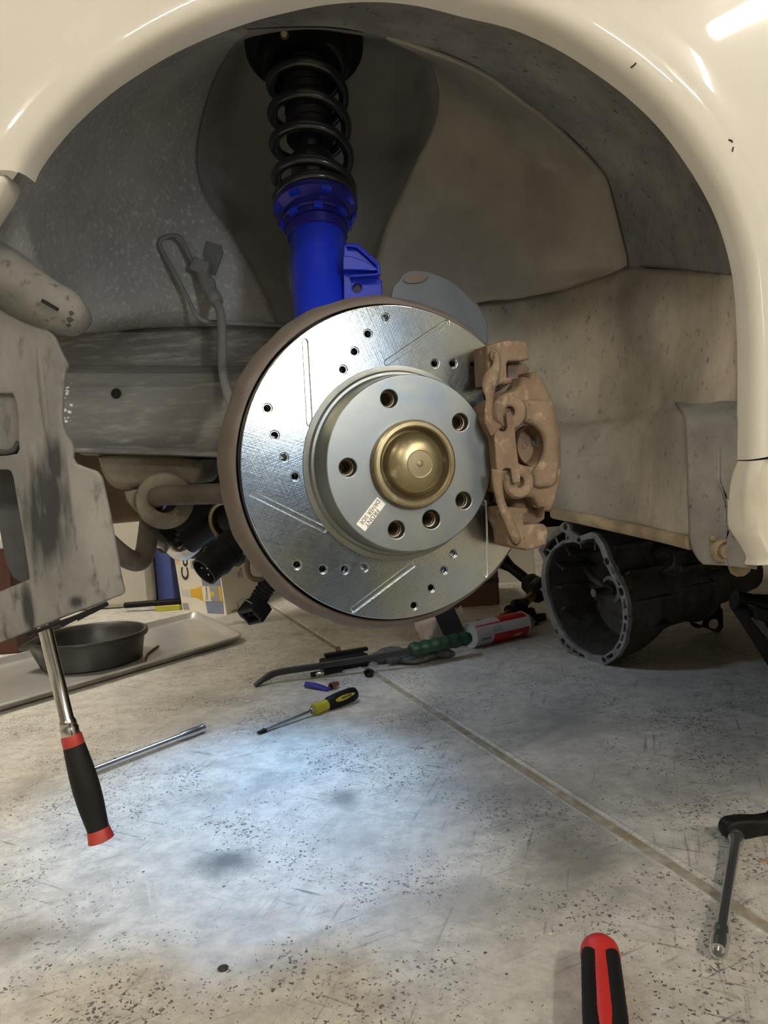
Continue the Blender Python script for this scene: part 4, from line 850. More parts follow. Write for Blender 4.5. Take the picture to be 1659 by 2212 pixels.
plate('mount_leg', [[MQ(*q) for q in ((1300, 680), (1365, 690), (1390, 810), (1372, 842), (1330, 845))]], mf, -.03, -.002, M['soot'], gb, .003)
MB().tube([P(1050+Q*1380, 1020+Q*715, tb.y+.25), P(1050+Q*1540, 1020+Q*668, tb.y+.22)], .012, 8).build('shift_rod', M['alu'], gb)
MB().abox(*(lambda q: (q.x-.14, q.x+.02, q.y, q.y+.1, q.z-.09, q.z+.09))(P(1450, 1250, tb.y+.16))).build('tail_housing', M['alu'], gb, bevel=.02)

# ------------------------------------------------------------------ jack stand on the right
q = P(1579, 1300, 1.25); jx, jz, jy = q.x, q.z, 1.25
js = thing('jack_stand', 'black steel jack stand at the right edge beside the gearbox', 'jack stand', (jx+.16, jy+.06, 0))
MB().tube([P(1586, 1296, jy), P(1640, 1308, jy), P(1720, 1326, jy)], .0165, 18).build('saddle', M['boot'], js)
MB().box(P(1660, 1322, jy)+Vector((.01, 0, -.006)), P(1720, 1335, jy)*.5-P(1580, 1302, jy)*.5, (0, .045, 0), (0, 0, .011)).build('saddle_plate', M['black_plastic'], js, bevel=.003)
jf = Frame(P(1650, 1400, jy-.03), (1, 0, 0), (0, 0, 1), (0, -1, 0)); zf = -jf.O.z; xr = jf.inv(1690, 1400)[0]
for k in range(2):
    fk = Frame(jf.O+Vector((.075*k, .11*k, 0)), jf.t, jf.s, jf.n)
    a1_, a2_, a3_ = jf.inv(1581, 1316), jf.inv(1600, 1336), jf.inv(1625, 1328)
    plate('leg', [[(a1_[0], a1_[1]), (a2_[0]-.003, a2_[1]-.002), (a2_[0]+.105, zf+.002), (a2_[0]+.155, zf+.002), a3_, (a3_[0]+.02, a3_[1]+.006)]], fk, -.004, .0, M['black_plastic'], js, .001)
    plate('leg', [[(a3_[0]+.11, a3_[1]), (a3_[0]+.16, a3_[1]), (a3_[0]+.13, zf+.002), (a3_[0]+.08, zf+.002)]], fk, -.004, .0, M['black_plastic'], js, .001)
MB().tube([jf.w(a3_[0]-.002, a3_[1]-.003, .002), jf.w(a2_[0]+.153, zf+.004, .002)], .003, 8).build('leg_flange', M['alu'], js)

# ------------------------------------------------------------------ tools
def lath_axis(a, b): a, b = Vector(a), Vector(b); return axis_frame(a, b-a), (b-a).length
# ratchet hanging at the left
YR = .70
ha, hb, hc = P(86, 1310, YR), P(154, 1592, YR-.01), P(219, 1815, YR-.02)
rt_ = thing('ratchet', 'long chrome ratchet with black and red grip hanging under the grey bumper panel', 'ratchet', hc)
f_, l_ = lath_axis(ha, hb)
MB().lathe(f_, [(0, 0), (.0062, 0), (.0064, l_*.5), (.0062, l_*.86), (.0072, l_*.875), (.0078, l_*.9), (.0074, l_*.91), (.0084, l_*.93), (.0080, l_*1.0), (.0075, l_*1.03)], 28).build('shaft', M['chrome_warm'], rt_, 50)
f_, l_ = lath_axis(P(154, 1590, YR-.01), hc)
MB().lathe(f_, [(0, -.001), (.0090, -.001), (.0094, .002), (.0096, .010), (.0088, .012)], 28).build('collar', M['red_dk'], rt_)
MB().lathe(f_, [(.0088, .006), (.0098, .010), (.0106, l_*.2), (.0118, l_*.36), (.0122, l_*.5), (.0116, l_*.66), (.0104, l_*.80), (.0096, l_*.88), (.0099, l_*.91)], 28).build('grip', M['grip'], rt_)
MB().lathe(f_, [(.0097, l_*.89), (.0103, l_*.905), (.0108, l_*.95), (.0118, l_*.995), (.0112, l_), (0, l_)], 28).build('end_cap', M['red_dk'], rt_)
# extension bar on the floor
def rod(a, b, r_): return lath_axis(Vector((a.x, a.y, r_)), Vector((b.x, b.y, r_)))
a, b = G(196, 1677), G(441, 1582); f_, l_ = rod(a, b, .0085)
eb = thing('extension_bar', 'chrome socket extension bar on the floor behind the hanging red grip', 'extension bar', a)
MB().lathe(f_, [(0, 0), (.006, 0), (.0062, .03), (.0058, .034), (.0062, .04), (.0062, l_*.75), (.0078, l_*.80), (.0082, l_*.93), (.0074, l_*.955), (.0084, l_*.975), (.0084, l_), (.0055, l_), (.0055, l_-.01), (0, l_-.01)], 20).build('bar', M['steel'], eb, 50)
MB().lathe(Frame(f_.w(0, .0058, .045), f_.t, f_.n, f_.s), [(0, .001), (.002, .0008), (.0026, 0)], 12).build('release_button', M['soot'], eb)
# yellow and black screwdriver
a, b = G(557, 1587), G(770, 1512); 
sd_ = thing('screwdriver', 'yellow and black screwdriver with flat tip lying on the concrete', 'screwdriver', a)
f_, l_ = lath_axis(Vector((a.x, a.y, .003)), Vector((b.x, b.y, .0155)))
MB().lathe(f_, [(.0033, l_*.06), (.0033, l_*.53)], 16).build('shaft', M['steel'], sd_)
bl = MB().add([f_.w(x*.0042, y, d) for d, y in ((0, .0006), (0, -.0006), (l_*.07, .0033), (l_*.07, -.0033)) for x in (-1, 1)], [(0, 1, 3, 2), (0, 4, 5, 1), (2, 3, 7, 6), (0, 2, 6, 4), (1, 5, 7, 3), (4, 6, 7, 5)]); bl.build('blade', M['soot'], sd_, 0)
MB().lathe(f_, [(.005, l_*.515), (.0055, l_*.52), (.0052, l_*.55), (.0075, l_*.553)], 16).build('ferrule', M['steel'], sd_)
MB().lathe(f_, [(0, l_*.545), (.0115, l_*.545), (.0122, l_*.56), (.0106, l_*.62), (.0108, l_*.68), (.0125, l_*.70)], 24).build('neck', M['yellow'], sd_)
gp = MB().lathe(f_, [(.0105, l_*.675), (.0135, l_*.70), (.0150, l_*.78), (.0152, l_*.86), (.0148, l_*.94), (.0125, l_*.985), (.006, l_), (0, l_)], 28).build('grip', M['black_plastic'], sd_)
vd = (CAM-f_.w(0, 0, l_*.85)).normalized(); sdv = (vd-f_.n*vd.dot(f_.n)).normalized(); sdw = f_.n.cross(sdv)
ia, ib = f_.w(0, 0, l_*.735), f_.w(0, 0, l_*.945); rows = []
for i in range(17):
    x = i/16; wd_ = .0062*math.sin(PI*min(1, x*1.0+.02))**.5*(1-.45*x); q = ia+(ib-ia)*x
    rows.append([q+sdv*(.0155*math.cos(t_))+sdw*(.0155*math.sin(t_)) for t_ in [wd_/.0155*k/3 for k in range(-3, 4)]])
ins = MB().grid(rows).build('inlay', M['yellow'], gp)
ix = (ia*.45+ib*.55)+sdv*.0159
b_ = MB()
for k in range(7): b_.box(ix+f_.n*(.004*(k-3)), f_.n*.0013, sdw*(.0016+.0006*(k % 3)), sdv*.0002)
b_.build('print', M['ink'], ins, 0)
# small blue tube with white nozzle, and the socket next to it
a, b = G(652, 1484), G(712, 1493); f_, l_ = rod(a, b, .007)
bt_ = thing('glue_tube', 'small dark blue plastic tube with white nozzle on the concrete', 'tube', a)
MB().lathe(f_, [(0, 0), (.0012, 0), (.0026, l_*.16)], 12).build('nozzle', M['white_plastic'], bt_)
b_ = MB(); rows = []
for i, (d, w_, h_) in enumerate(((.155, .004, .004), (.17, .0068, .0068), (.5, .0068, .0068), (.75, .0075, .005), (.97, .0082, .0018), (1, .0082, .0012))):
    rows.append([f_.w(w_*math.cos(2*PI*k/20), h_*math.sin(2*PI*k/20)-(.0068-max(h_, .003))*.8, d*l_) for k in range(20)])
for i in range(len(rows)): rows[i].append(rows[i][0])
b_.grid(rows); b_.add(rows[0][:-1], [list(range(20))]); b_.add(rows[-1][:-1], [list(range(20))]); b_.build('tube_body', M['blue_tube'], bt_)
a = G(722, 1488); f_ = axis_frame((a.x, a.y, .008), (-.55, -.75, .0))
so = thing('socket', 'tiny dark socket lying at the end of the small blue tube', 'socket', a)
MB().lathe(f_, [(0, -.012), (.0055, -.012), (.006, -.004), (.0078, 0), (.008, .010), (.0058, .010), (.0055, -.002), (0, -.002)], 16).build('socket_body', M['copper'], so)
# pry bar with green grip
a, b, c_, d_ = G(550, 1483), G(603, 1466), G(880, 1432), G(1018, 1412)
pb = thing('pry_bar', 'black pry bar with dark green grip lying across the floor behind the screwdriver', 'pry bar', a)
ct = [Vector((a.x, a.y, .002)), P(575, 1464, a.y+.01), P(603, 1452, a.y+.02), P(700, 1437, a.y+.035), P(800, 1421, a.y+.05), P(890, 1404, a.y+.065)]
ctl_ = cr(ct, 30); rows = []; A = []
for i, q in enumerate(ctl_):
    h_ = .0016+.0044*min(1, i/7); wy = .010-.003*min(1, i/8)
    tt = (ctl_[min(i+1, 29)]-ctl_[max(i-1, 0)]).normalized(); sdx = tt.cross(Vector((0, 0, 1))).normalized(); nn_ = sdx.cross(tt)
    A.append([q+sdx*wy*sx+nn_*h_*sz for sx, sz in ((1, 1), (1, -1), (-1, -1), (-1, 1), (1, 1))])
b_ = MB().grid(A); b_.add(A[0][:4], [(0, 1, 2, 3)]); b_.build('bar', M['pry'], pb, 20)
g0, g1 = ctl_[-1], P(1015, 1377, a.y+.13); f_, l_ = lath_axis(g0-(g1-g0)*.03, g1)
pr_ = [(0, 0), (.013, 0), (.0165, .004)]
for k in range(24): pr_.append((.0165+.0014*math.sin(k*PI/2.2), .006+(l_-.02)*k/23))
MB().lathe(f_, pr_+[(.012, l_), (0, l_)], 20).build('grip', M['green_grip'], pb, 60)
# black puller under the pry bar
a = G(742, 1456); a.y += .035
pu = thing('puller', 'small black pulling tool with ring and hook under the pry bar', 'puller', a)
MB().box((a.x, a.y+.02, .014), Vector((.052, .022, 0)), Vector((-.008, .018, 0)), (0, 0, .014)).build('body', M['boot'], pu, bevel=.004)
MB().box((a.x+.005, a.y+.045, .031), Vector((.05, .021, 0)), Vector((-.003, .007, 0)), (0, 0, .004)).build('clamp_bar', M['black_plastic'], pu, bevel=.001)
MB().tube([Vector((a.x-.015, a.y+.05, .034)), Vector((a.x-.015, a.y+.05, .044))], .006, 8).build('stud', M['rust_dk'], pu)
rg_ = P(781, 1431, a.y+.05)
MB().tube([rg_+Vector((.019*math.cos(t_), .004*math.sin(t_), .019*math.sin(t_))) for t_ in [2*PI*k/28 for k in range(29)]], .004, 8, caps=False).build('ring', M['pry'], pu)
MB().tube([Vector((a.x+.05, a.y+.03, .012)), P(783, 1452, a.y+.02), Vector((G(800, 1464).x, G(800, 1464).y, .006))], [.009, .0085, .006], 12).build('hook', M['soot'], pu)
a2 = G(797, 1462); MB().lathe(axis_frame((a2.x, a2.y, .009), (-.3, -1, .3)), [(.0045, -.012), (.009, -.012), (.0095, .004), (.006, .005), (.0045, 0), (0, 0)], 14).build('swivel', M['soot'], pu)
a, b = G(672, 1464), G(718, 1456); f_, l_ = rod(a, b, .007)
sa_ = thing('socket_adapter', 'short bright socket on a thin dark bar, under the pry bar near its tip', 'socket', a)
MB().lathe(f_, [(0, 0), (.0052, 0), (.0055, .01)], 14).build('nose', M['soot'], sa_)
MB().lathe(f_, [(.0065, .010), (.007, .012), (.007, .028), (.0062, .03)], 16).build('socket_body', M['steel'], sa_)
MB().lathe(f_, [(.0055, .03), (.005, .075), (0, .075)], 12).build('drive_bar', M['soot'], sa_)
# knit glove under the grip, crumpled towel, dark tool end
def lump(c, rx, ry, rz, seed, n=20, amp=.25):
    rnd = random.Random(seed); ph = [(rnd.uniform(1, 4), rnd.uniform(1, 4), rnd.uniform(0, 6), rnd.uniform(.3, 1)) for _ in range(6)]; rows = []
    for i in range(n//2+1):
        th = PI*i/(n//2); row = []
        for k in range(n+1):
            a_ = 2*PI*(k % n)/n; s_ = 1+amp*sum(w*math.sin(round(p1)*a_+p3)*math.sin(p2*th+p3) for p1, p2, p3, w in ph)/3
            row.append(Vector((c[0]+rx*s_*math.sin(th)*math.cos(a_), c[1]+ry*s_*math.sin(th)*math.sin(a_), max(.0008, c[2]+rz*s_*math.cos(th)))))
        rows.append(row)
    return rows
ga = G(905, 1440)
gl = thing('work_glove', 'grey knit work glove lying on the floor under the green grip', 'glove', ga)
b_ = MB().grid(lump((ga.x, ga.y+.07, .012), .066, .06, .015, 5, 28, .3)); b_.build('palm', M['glove'], gl, 80)
for i, (dx, dy, ln) in enumerate(((-.05, .07, .05), (-.06, .045, .055), (-.055, .02, .05), (-.035, -.002, .04), (.06, .02, .03))):
    MB().tube(cr([Vector((ga.x+dx*.5, ga.y+.04+dy*.4, .015)), Vector((ga.x+dx-.01, ga.y+.03+dy, .017)), Vector((ga.x+dx-ln*(1 if dx < 0 else -1), ga.y+.025+dy, .011))], 10), [.011]*8+[.009, .004], 10).build('finger', M['glove'], gl, 80)
ta = G(938, 1398)
MB_ = MB().grid(lump((ta.x-.004, ta.y+.06, .05), .036, .035, .055, 11, 30, .42)); 
tw = thing('paper_towel', 'crumpled pinkish paper towel standing under the lower edge of the rotor', 'paper towel', ta); MB_.build('crumpled_sheet', M['towel'], tw, 25)
q = P(985, 1318, ta.y+.03); MB().add([q, q+Vector((.014, 0, .012)), q+Vector((.02, .004, -.012)), q+Vector((.004, .012, -.016))], [(0, 1, 2), (0, 2, 3), (0, 1, 3), (1, 2, 3)]).build('corner', M['towel'], tw, 0)
ka, kb = P(958, 1318, ta.y-.03), G(992, 1400); kb = Vector((kb.x, kb.y+.01, .012))
kt = thing('flat_tool', 'dark blue black flat tool leaning between the pink towel and the spray can', 'tool', kb)
wv_ = Vector((.026, .0, .006)); MB().box((ka+kb)/2, (ka-kb)/2, wv_, (0, .006, .001)).build('flat_bar', M['pry'], kt, bevel=.003)
MB().tube(pxpath([(902, 1318, ta.y+.1), (918, 1338, ta.y+.09), (936, 1352, ta.y+.08)], 8), .02, 10).build('tail', M['boot'], kt)
# spray can
a = G(1016, 1400); b = G(1150, 1368); r_ = .0325; f_, l_ = rod(a, b, r_); l_ = .185
sc2 = thing('spray_can', 'red and white spray can lying on its side left of the gearbox', 'spray can', a)
MB().lathe(f_, [(0, .006), (r_-.004, .006), (r_-.003, .001), (r_, 0), (r_, .004), (r_-.001, .006), (r_-.001, l_-.012), (r_, l_-.01), (r_-.002, l_-.006), (.024, l_+.004)], 48).build('can_body', M['can_white'], sc2, 30)
MB().lathe(f_, [(.024, l_+.002), (.023, l_+.010), (.016, l_+.018), (0, l_+.02)], 32).build('can_dome', M['cap_yellow'], sc2)
up_a = math.atan2((CAM-f_.w(0, 0, .1)).dot(f_.s), (CAM-f_.w(0, 0, .1)).dot(f_.t))
def band(nm, d0, d1, a0, a1, m): MB().lathe(f_, [(r_-.0006, d0), (r_-.0005, (d0+d1)/2), (r_-.0006, d1)], 20, up_a+a0, up_a+a1).build(nm, m, cb_)
cb_ = sc2
band('red_band', .055, l_-.013, .35, 1.6, M['can_red']); band('red_band', .0, l_-.013, -.62, -.5, M['can_red']); band('red_band', .085, l_-.013, -1.5, -.62, M['can_red'])
band('yellow_flash', .105, l_-.03, .75, 1.0, M['yellow'])
for k in range(5): band('print_line', .055+.006*k, .0575+.006*k, -.28, .2, M['label_grey'])
band('print_line', .012, .045, .45, .7, M['box_grey'])
MB().lathe(f_, [(.008, l_+.018), (.0075, l_+.03), (0, l_+.031)], 14).build('nozzle', M['chrome_warm'], sc2)
# red handled tool at the bottom edge
a, b = G(1298, 2094), G(1316, 2330); rr = .0172
f_, l_ = lath_axis(Vector((a.x, a.y, rr)), Vector((b.x, b.y, rr)))
rh = thing('screwdriver', 'red handled screwdriver with black grip strips, cut off by bottom edge', 'screwdriver', b)
MB().lathe(f_, [(0, -.0090), (.009, -.0088), (.0148, -.0062), (.0176, -.001), (.0184, .006), (.0174, .013), (.0146, .020), (.0132, .026), (.0135, .05), (.0135, .09), (.010, .12), (0, .12)], 36).build('handle', M['red_rubber'], rh, 60)
for sx in (-1, 1):
    pts = [f_.w(sx*q[0], q[1], q[2]) for q in ((.0080, .0095, .013), (.0094, .0080, .019), (.0100, .0070, .03), (.0104, .0068, .06), (.0107, .0062, .1), (.009, .004, .118))]
    C_ = cr(pts, 40); MB().tube(C_, [.0018+.0056*min(1, (i/4)**.5)+(.0003 if i % 2 else 0) for i in range(40)], 14).build('grip_strip', M['grip'], rh, 60)
pts = [f_.w(0, -.0095, .02)]
# flex head ratchet with extension and socket, bottom right
a, b = G(1591, 1822), G(1552, 2074); f_, l_ = rod(a, b, .0085)
fr_ = thing('air_ratchet', 'black ratchet head with chrome extension and socket at the right edge', 'ratchet', a)
ex = MB().lathe(f_, [(0, -.002), (.0088, -.002), (.0092, .004), (.0088, .012), (.0062, .018), (.0060, l_*.5), (.0062, l_-.034)], 24).build('extension', M['steel'], fr_, 50)
MB().lathe(f_, [(.0062, l_-.036), (.0088, l_-.034), (.0090, l_-.024), (.0084, l_-.022), (.0090, l_-.020), (.0090, l_-.012), (.0080, l_), (.0056, l_), (.0052, l_-.012), (0, l_-.012)], 24).build('socket', M['steel'], fr_, 35)
hd = Vector((1, .10, 0)).normalized(); hq = Vector((a.x+.002, a.y+.014, .012))
f2 = Frame(hq, hd, (0, 0, 1), hd.cross(Vector((0, 0, 1))))
plate('head', [[(-.012*math.cos(t_)*1.0-.002, .0125*math.sin(t_)) for t_ in [PI/2-PI*k/12 for k in range(13)]][::1]+[(.02, -.0115), (.034, -.0095), (.05, -.010), (.05, .0105), (.034, .0098), (.014, .0125)]], f2, -.011, .010, M['soot'], fr_, .004)
MB().tube([f2.w(.046, 0, -.001), f2.w(.054, 0, -.001), f2.w(.16, 0, -.001)], [.0115, .0155, .0165], 20).build('handle', M['black_plastic'], fr_)
# bits of debris
q = G(482, 2093); f_ = axis_frame((q.x, q.y, .0), (0, 0, 1)); lf = thing('pebble', 'small dark chip lying alone on the concrete near the bottom left', 'debris', q)
MB().lathe(f_, [(.0052, 0), (.0056, .0012), (.003, .0026), (0, .003)], 9).build('chip', M['scratch'], lf, 0)
a, b = G(1638, 1863), G(1668, 1858); wd = thing('wood_splinter', 'thin orange wood splinter by the black ratchet head', 'debris', a)
MB().tube([Vector((a.x, a.y, .0015)), Vector((b.x, b.y, .0018))], [.0012, .0018], 5).build('splinter', M['wood'], wd)

# ------------------------------------------------------------------ baking sheet with drain pan
zr = .022
c1, c2 = G(527, 1371, zr), G(424, 1319, zr); c3 = G(0, 1416, zr); c4 = G(0, 1530, zr)
dl = ((c3-c2).normalized()+(c4-c1).normalized()).normalized()
bs = thing('baking_sheet', 'dull aluminium baking sheet on the floor under the black drain pan', 'baking sheet', (c1+c2)/2+dl*.3+Vector((0, 0, -zr)))
Lx = .82; cor = [c1, c2, c2+dl*Lx, c1+dl*Lx]; cen = sum(cor, Vector())/4
def rrect(ins, z, rad=.036, n=9):
    o = []
    e1, e2 = (c2-c1).normalized(), dl
    for k, q in enumerate(cor):
        p_, n_2 = cor[k-1], cor[(k+1) % 4]; u = (p_-q).normalized(); v = (n_2-q).normalized(); r2 = max(.004, rad-ins*.4)
        qi = q+(u+v)*ins; cc = qi+(u+v)*r2
        for i in range(n):
            t_ = PI/2*i/(n-1); o.append(Vector(((cc-v*r2*math.cos(t_)-u*r2*math.sin(t_)).x, (cc-v*r2*math.cos(t_)-u*r2*math.sin(t_)).y, z)))
    return o
def loops(ls):
    n = len(ls[0]); b = MB(); b.add([q for l in ls for q in l], [(i*n+k, i*n+(k+1) % n, (i+1)*n+(k+1) % n, (i+1)*n+k) for i in range(len(ls)-1) for k in range(n)])
    b.add(ls[-1], [list(range(n))]); return b
loops([rrect(.004, zr-.005), rrect(0, zr-.004), rrect(-.001, zr-.0015), rrect(0.001, zr), rrect(.004, zr), rrect(.006, zr-.002), rrect(.016, .006), rrect(.020, .003), rrect(.03, .0025)]).build('tray', M['sheet'], bs, 50, solid=.0008)
pa, pb_ = G(58, 1441, .09), G(316, 1387, .09)
pz = .003; pc_ = G(192, 1432, pz+.005); 
rim_l, rim_r = G(60, 1395, .075), G(320, 1350, .075); rr = (rim_r-rim_l).length/2*.97; pc_ = (rim_l+rim_r)/2
dp = thing('drain_pan', 'round black plastic drain pan with pouring spout standing on the baking sheet', 'drain pan', (pc_.x, pc_.y, pz))
f_ = Frame((pc_.x, pc_.y, pz), (1, 0, 0), (0, 1, 0), (0, 0, 1))
an_s = math.atan2((rim_l-rim_r).y, (rim_l-rim_r).x)-.12
def pr(r_, d, lipk=0):
    o = []
    for k in range(72):
        a_ = 2*PI*k/72; g_ = math.exp(-((((a_-an_s+PI) % (2*PI))-PI)/.16)**2); o.append(f_.w((r_+.028*g_*lipk)*math.cos(a_), (r_+.028*g_*lipk)*math.sin(a_), d-.006*g_*lipk))
    return o
H_ = .078
loops([pr(rr*.80, 0), pr(rr*.86, .004), pr(rr*.93, H_*.8, .5), pr(rr*.99, H_*.82, .9), pr(rr*1.0, H_*.9, 1), pr(rr*.985, H_*.98, 1), pr(rr*.955, H_, 1), pr(rr*.925, H_*.97, .9), pr(rr*.90, H_*.8, .5), pr(rr*.82, .012), pr(rr*.75, .005)]).build('pan_body', M['pan'], dp, 50)
b_ = MB()
for k in range(7):
    q = f_.w(rr*random.uniform(-.1, .6), rr*random.uniform(.0, .55), .006); b_.lathe(axis_frame(q, (random.uniform(-.5, .5), random.uniform(-.5, .5), 1)), [(.009, 0), (.009, .006), (.005, .007), (.004, .02), (0, .021)], 8)
b_.build('loose_bolts', M['rust_dk'], dp, kind='stuff')
hk = thing('hex_key', 'bent thin dark rod lying on the baking sheet right of drain pan', 'hex key', G(312, 1438, .005))
MB().tube(cr([G(342, 1395, .006), G(330, 1404, .006), G(318, 1414, .006), G(313, 1426, .006), G(310, 1440, .006)], 16), .0028, 6).build('rod', M['rust_dk'], hk)

# ------------------------------------------------------------------ things behind the car
bb = G(490, 1328); ba = G(395, 1321); bc = G(562, 1299)
e1 = (ba-bb).normalized(); e2 = Vector((-e1.y, e1.x, 0)); e2 = e2 if e2.y > 0 else -e2
t2 = (bc-bb).normalized(); L2 = .28; BH = .30
bx_ = thing('beer_carton', 'white printed beer carton on its side beyond the baking sheet', 'carton', bb)
b_ = MB().add([bb, ba, ba+t2*L2, bb+t2*L2]+[q+e1*BH*.10+Vector((0, 0, BH)) for q in (bb, ba, ba+t2*L2, bb+t2*L2)], [(0, 1, 2, 3), (4, 5, 6, 7), (0, 1, 5, 4), (1, 2, 6, 5), (2, 3, 7, 6), (3, 0, 4, 7)])
b_.build('carton_body', M['box_white'], bx_, 0)
nf = e1.cross(Vector((0, 0, 1))); nf = nf if nf.y < 0 else -nf
CF = Frame(bb, -e1, (0, 0, 1), nf)                             # x grows towards bb from ba (negative), picture plane of the printed side
def cq(pts): return [CF.inv(*q) for q in pts]
zz = .14466
def zc(x, y): return CF.inv(360+zz*x, 1170+zz*y)
def pr_(nm, pts, m, d=.0005): return plate(nm, [[zc(*q) for q in pts]], CF, d-.0004, d, m, bx_, 0)
W0 = zc(855, 1080)[0]
pr_('grey_band', [(520, 560), (580, 900), (612, 1070), (860, 1082), (845, 900), (790, 470), (700, 470), (500, 470)], M['box_grey'])
pr_('bottle_print', [(355, 710), (440, 700), (480, 675), (530, 665), (805, 668), (840, 895), (560, 888), (520, 875), (470, 845), (440, 830), (368, 826)], M['beer'], .001)
pr_('bottle_neck', [(222, 722), (355, 712), (368, 824), (232, 806)], M['beer_lt'], .001)
pr_('bottle_label', [(530, 668), (640, 672), (672, 892), (556, 884)], M['box_white'], .0015)
pr_('bottle_label', [(640, 672), (770, 672), (802, 888), (672, 890)], M['label_grey'], .0015)
c0 = zc(690, 780); plate('bottle_label', [circ(*c0, .010, 20)], CF, .0012, .002, M['beer'], bx_, 0)
pr_('age_mark', [(232, 915), (320, 918), (342, 1020), (252, 1020)], M['label_grey'])
pr_('lime_print', [(100, 220), (170, 225), (198, 260), (192, 325), (150, 345), (112, 260)], M['orange_lt'])
x0_, y0_ = zc(285, 520); x1_, y1_ = zc(262, 210)
rot_ = math.atan2(y1_-y0_, x1_-x0_); hgt = BH
x2, y2 = zc(255, 130); text('lettering', 'Corona', CF, .0008, .05, M['ink'], bx_, x2+.0, y2, rot_, 1.35, .0012)
x2, y2 = zc(372, 170); text('lettering', 'PREMIER', CF, .0008, .026, M['label_grey'], bx_, x2, y2, rot_, 1.15)
x2, y2 = zc(600, 770); text('lettering', 'Corona', CF, .0022, .014, M['ink'], bx_, x2, y2, rot_)
SFm = Frame(bb, t2, (0, 0, 1), (t2.cross(Vector((0, 0, 1))) if t2.cross(Vector((0, 0, 1))).y < 0 else -t2.cross(Vector((0, 0, 1)))))
def sq_(x, y): return SFm.inv(360+zz*x, 1170+zz*y)
for pts in ([(1005, 225), (1062, 222), (1080, 330), (1022, 335)],):
    b_ = MB(); a_, b2 = Vector(sq_(*pts[0])), Vector(sq_(*pts[3])); c_2 = Vector(sq_(*pts[1]))
    for k in range(8):
        y_ = a_.lerp(b2, (k+.3)/8.2); h_ = (b2-a_).length/8*(.25 if k % 3 else .38)
        b_.box(SFm.w((y_.x+c_2.x-a_.x)*.5+.5*y_.x-.0*1, y_.y, .0004), SFm.t*((c_2.x-a_.x)*.5), SFm.s*h_, SFm.n*.0002)
    b_.build('barcode', M['label_grey'], bx_, 0)
plate('print_mark', [[sq_(*q) for q in ((1090, 405), (1118, 400), (1138, 525), (1108, 528))], [sq_(*q) for q in ((1097, 415), (1114, 412), (1130, 515), (1112, 518))]], SFm, 0, .0005, M['ink'], bx_, 0)
b_ = MB()
for k, ln in enumerate((.012, .016, .012, .008)): x_, y_ = sq_(1075, 460+k*26); b_.box(SFm.w(x_, y_, .0004), SFm.t*ln*.4, SFm.s*.003, SFm.n*.0002)
b_.build('print_mark', M['box_grey'], bx_, 0)
x_, y_ = sq_(960, 1032); MB().box(SFm.w(.125, .004, .0004), SFm.t*.09, SFm.s*.003, SFm.n*.0003).build('yellow_edge', M['yellow'], bx_, 0)

q = G(327, 1312); qb = G(20, 1385)
bn = thing('storage_bin', 'off white flat sided bin standing behind the baking sheet and bumper panel', 'storage bin', ((q.x-.45), q.y+.3, 0))
MB().abox(q.x-1.05, q.x, q.y+.02, q.y+.5, 0, .62).build('bin_body', M['bin'], bn, bevel=.02)
MB().abox(q.x-1.06, q.x+.01, q.y+.01, q.y+.51, .62, .65).build('bin_lid', M['bin'], bn, bevel=.008)
q3 = G(330, 1308); fo = thing('folder', 'blue card folder standing between the white bin and beer carton', 'folder', q3)
MB().abox(q3.x+.012, q3.x+.075, q3.y+.03, q3.y+.33, 0, .40).build('cover', M['folder'], fo, bevel=.004)
q4 = G(365, 1300); dk = thing('black_box', 'narrow black case in the gap left of the beer carton', 'case', q4)
MB().abox(q3.x+.08, q3.x+.15, q4.y+.10, q4.y+.4, 0, .38).build('case_body', M['boot'], dk, bevel=.006)
a, b = G(332, 1324), G(388, 1319); br_ = thing('scrub_brush', 'yellow and black scrub brush on the floor left of the beer carton', 'brush', a)
MB().box(((a.x+b.x)/2, a.y+.04, .010), (b.x*.5-a.x*.5, 0, 0), (0, .02, 0), (0, 0, .010)).build('bristles', M['yellow'], br_, bevel=.003)
MB().box(((a.x+b.x)/2, a.y+.045, .028), (b.x*.5-a.x*.5+.005, 0, 0), (0, .024, 0), (0, 0, .008)).build('back', M['black_plastic'], br_, bevel=.003)
MB().tube([Vector((a.x, a.y+.045, .028)), Vector((a.x-.12, a.y+.06, .024))], .011, 12).build('handle', M['black_plastic'], br_)
q5 = G(560, 1265); gx = thing('green_box', 'green plastic tub just right of the beer carton behind the rotor', 'tub', q5)
MB().tube([Vector((q5.x+.0, q5.y+.25, 0)), Vector((q5.x+.0, q5.y+.25, .30))], [.055, .07], 24).build('tub', M['green'], gx)
q6 = G(-10, 1300); cb = thing('wooden_cabinet', 'dark red wooden cabinet side seen through the bumper duct opening', 'cabinet', q6)
MB().abox(P(0, 1230, 2.2).x-.5, P(22, 1230, 2.2).x, 2.2, 2.5, 0, P(0, 1185, 2.2).z).build('cabinet_body', M['redwood'], cb, bevel=.006)
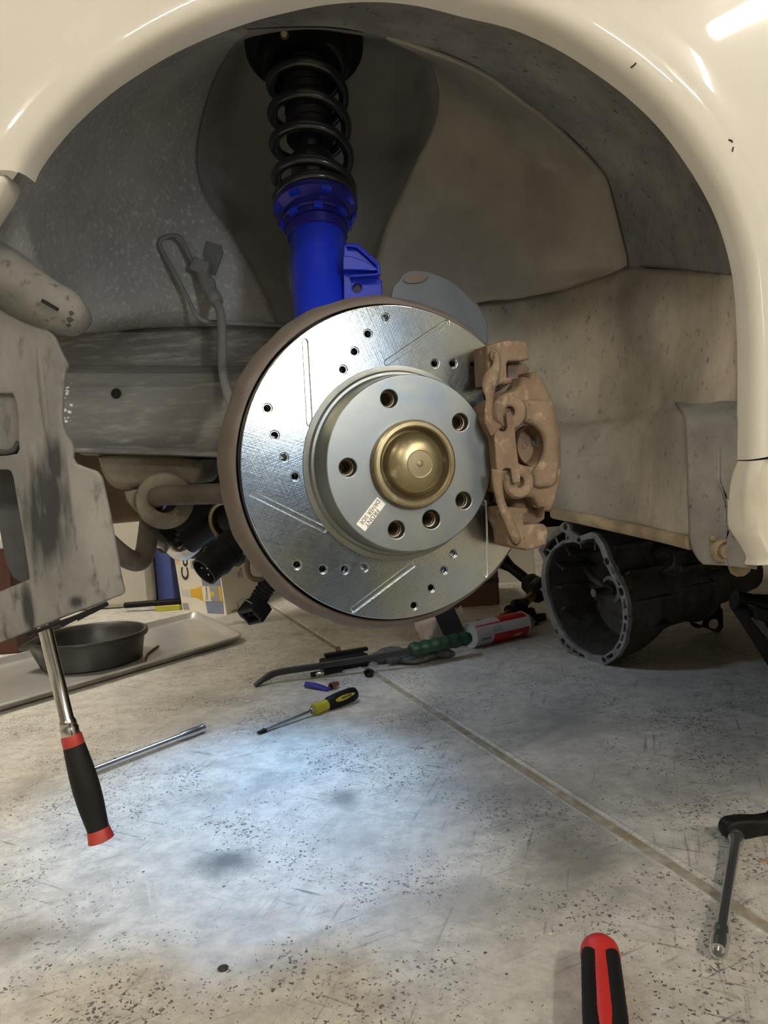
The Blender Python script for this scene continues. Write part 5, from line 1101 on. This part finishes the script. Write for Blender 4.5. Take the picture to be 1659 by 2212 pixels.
MB().abox(P(0, 1230, 2.2).x-.51, P(22, 1230, 2.2).x+.004, 2.19, 2.5, P(0, 1185, 2.2).z, P(0, 1185, 2.2).z+.004).build('cabinet_trim', M['steel'], cb)
# brown carton, drive shafts and white board behind the rotor's lower right
q7 = G(1080, 1306); crt = thing('cardboard_box', 'brown cardboard box on the floor behind the lower edge of the rotor', 'carton', (q7.x-.15, q7.y+.1, 0))
MB().abox(q7.x-.34, q7.x, q7.y, q7.y+.25, 0, P(1075, 1215, q7.y).z).build('box_body', M['carton'], crt, 0, bevel=.003)
MB().abox(q7.x-.341, q7.x+.001, q7.y-.002, q7.y+.01, P(1075, 1258, q7.y).z, P(1075, 1248, q7.y).z).build('flap_seam', M['scratch'], crt, 0)
q8 = G(1098, 1296); wb = thing('white_panel', 'pale board leaning behind the brown cardboard box and drive shafts', 'board', q8)
MB().box(P(1105, 1255, q8.y+.34), (.09, 0, 0), (0, .008, 0), (0, .02, .14)).build('board', M['bin'], wb, bevel=.002)
def shaft(label, pts, r_, m1):
    t = thing('drive_shaft', label, 'drive shaft', pts[0], 'drive shafts behind the gearbox'); L_ = cr(pts, 24)
    MB().tube(L_, r_, 14).build('shaft', m1, t)
    e = Vector(pts[-1]); f_ = axis_frame(e, Vector(pts[-1])-Vector(pts[-2])); MB().lathe(f_, [(r_, -.06), (.03, -.045), (.034, -.005), (.028, .004), (.012, .006), (.011, .03), (0, .032)], 20).build('joint', M['soot'], t)
    f_ = axis_frame(L_[10], L_[14]-L_[10]); MB().lathe(f_, [(r_, -.03), (.024, -.025), (.018, 0), (.026, .01), (.02, .03), (r_, .05)], 16).build('boot', M['boot'], t)
yb = G(1150, 1385).y
shaft('black drive shaft slanting down right behind the spray can', [P(1020, 1170, yb+.55), P(1090, 1215, yb+.45), P(1165, 1275, yb+.35)], .016, M['boot'])
shaft('coppery drive shaft end slanting up right behind the spray can', [P(1085, 1335, yb+.15), P(1120, 1312, yb+.2), P(1172, 1268, yb+.3)], .0125, M['copper'])
shaft('thin drive shaft with round bright end just above the spray can nozzle', [P(1030, 1349, yb+.22), P(1100, 1346, yb+.21), P(1156, 1336, yb+.2)], .014, M['copper'])
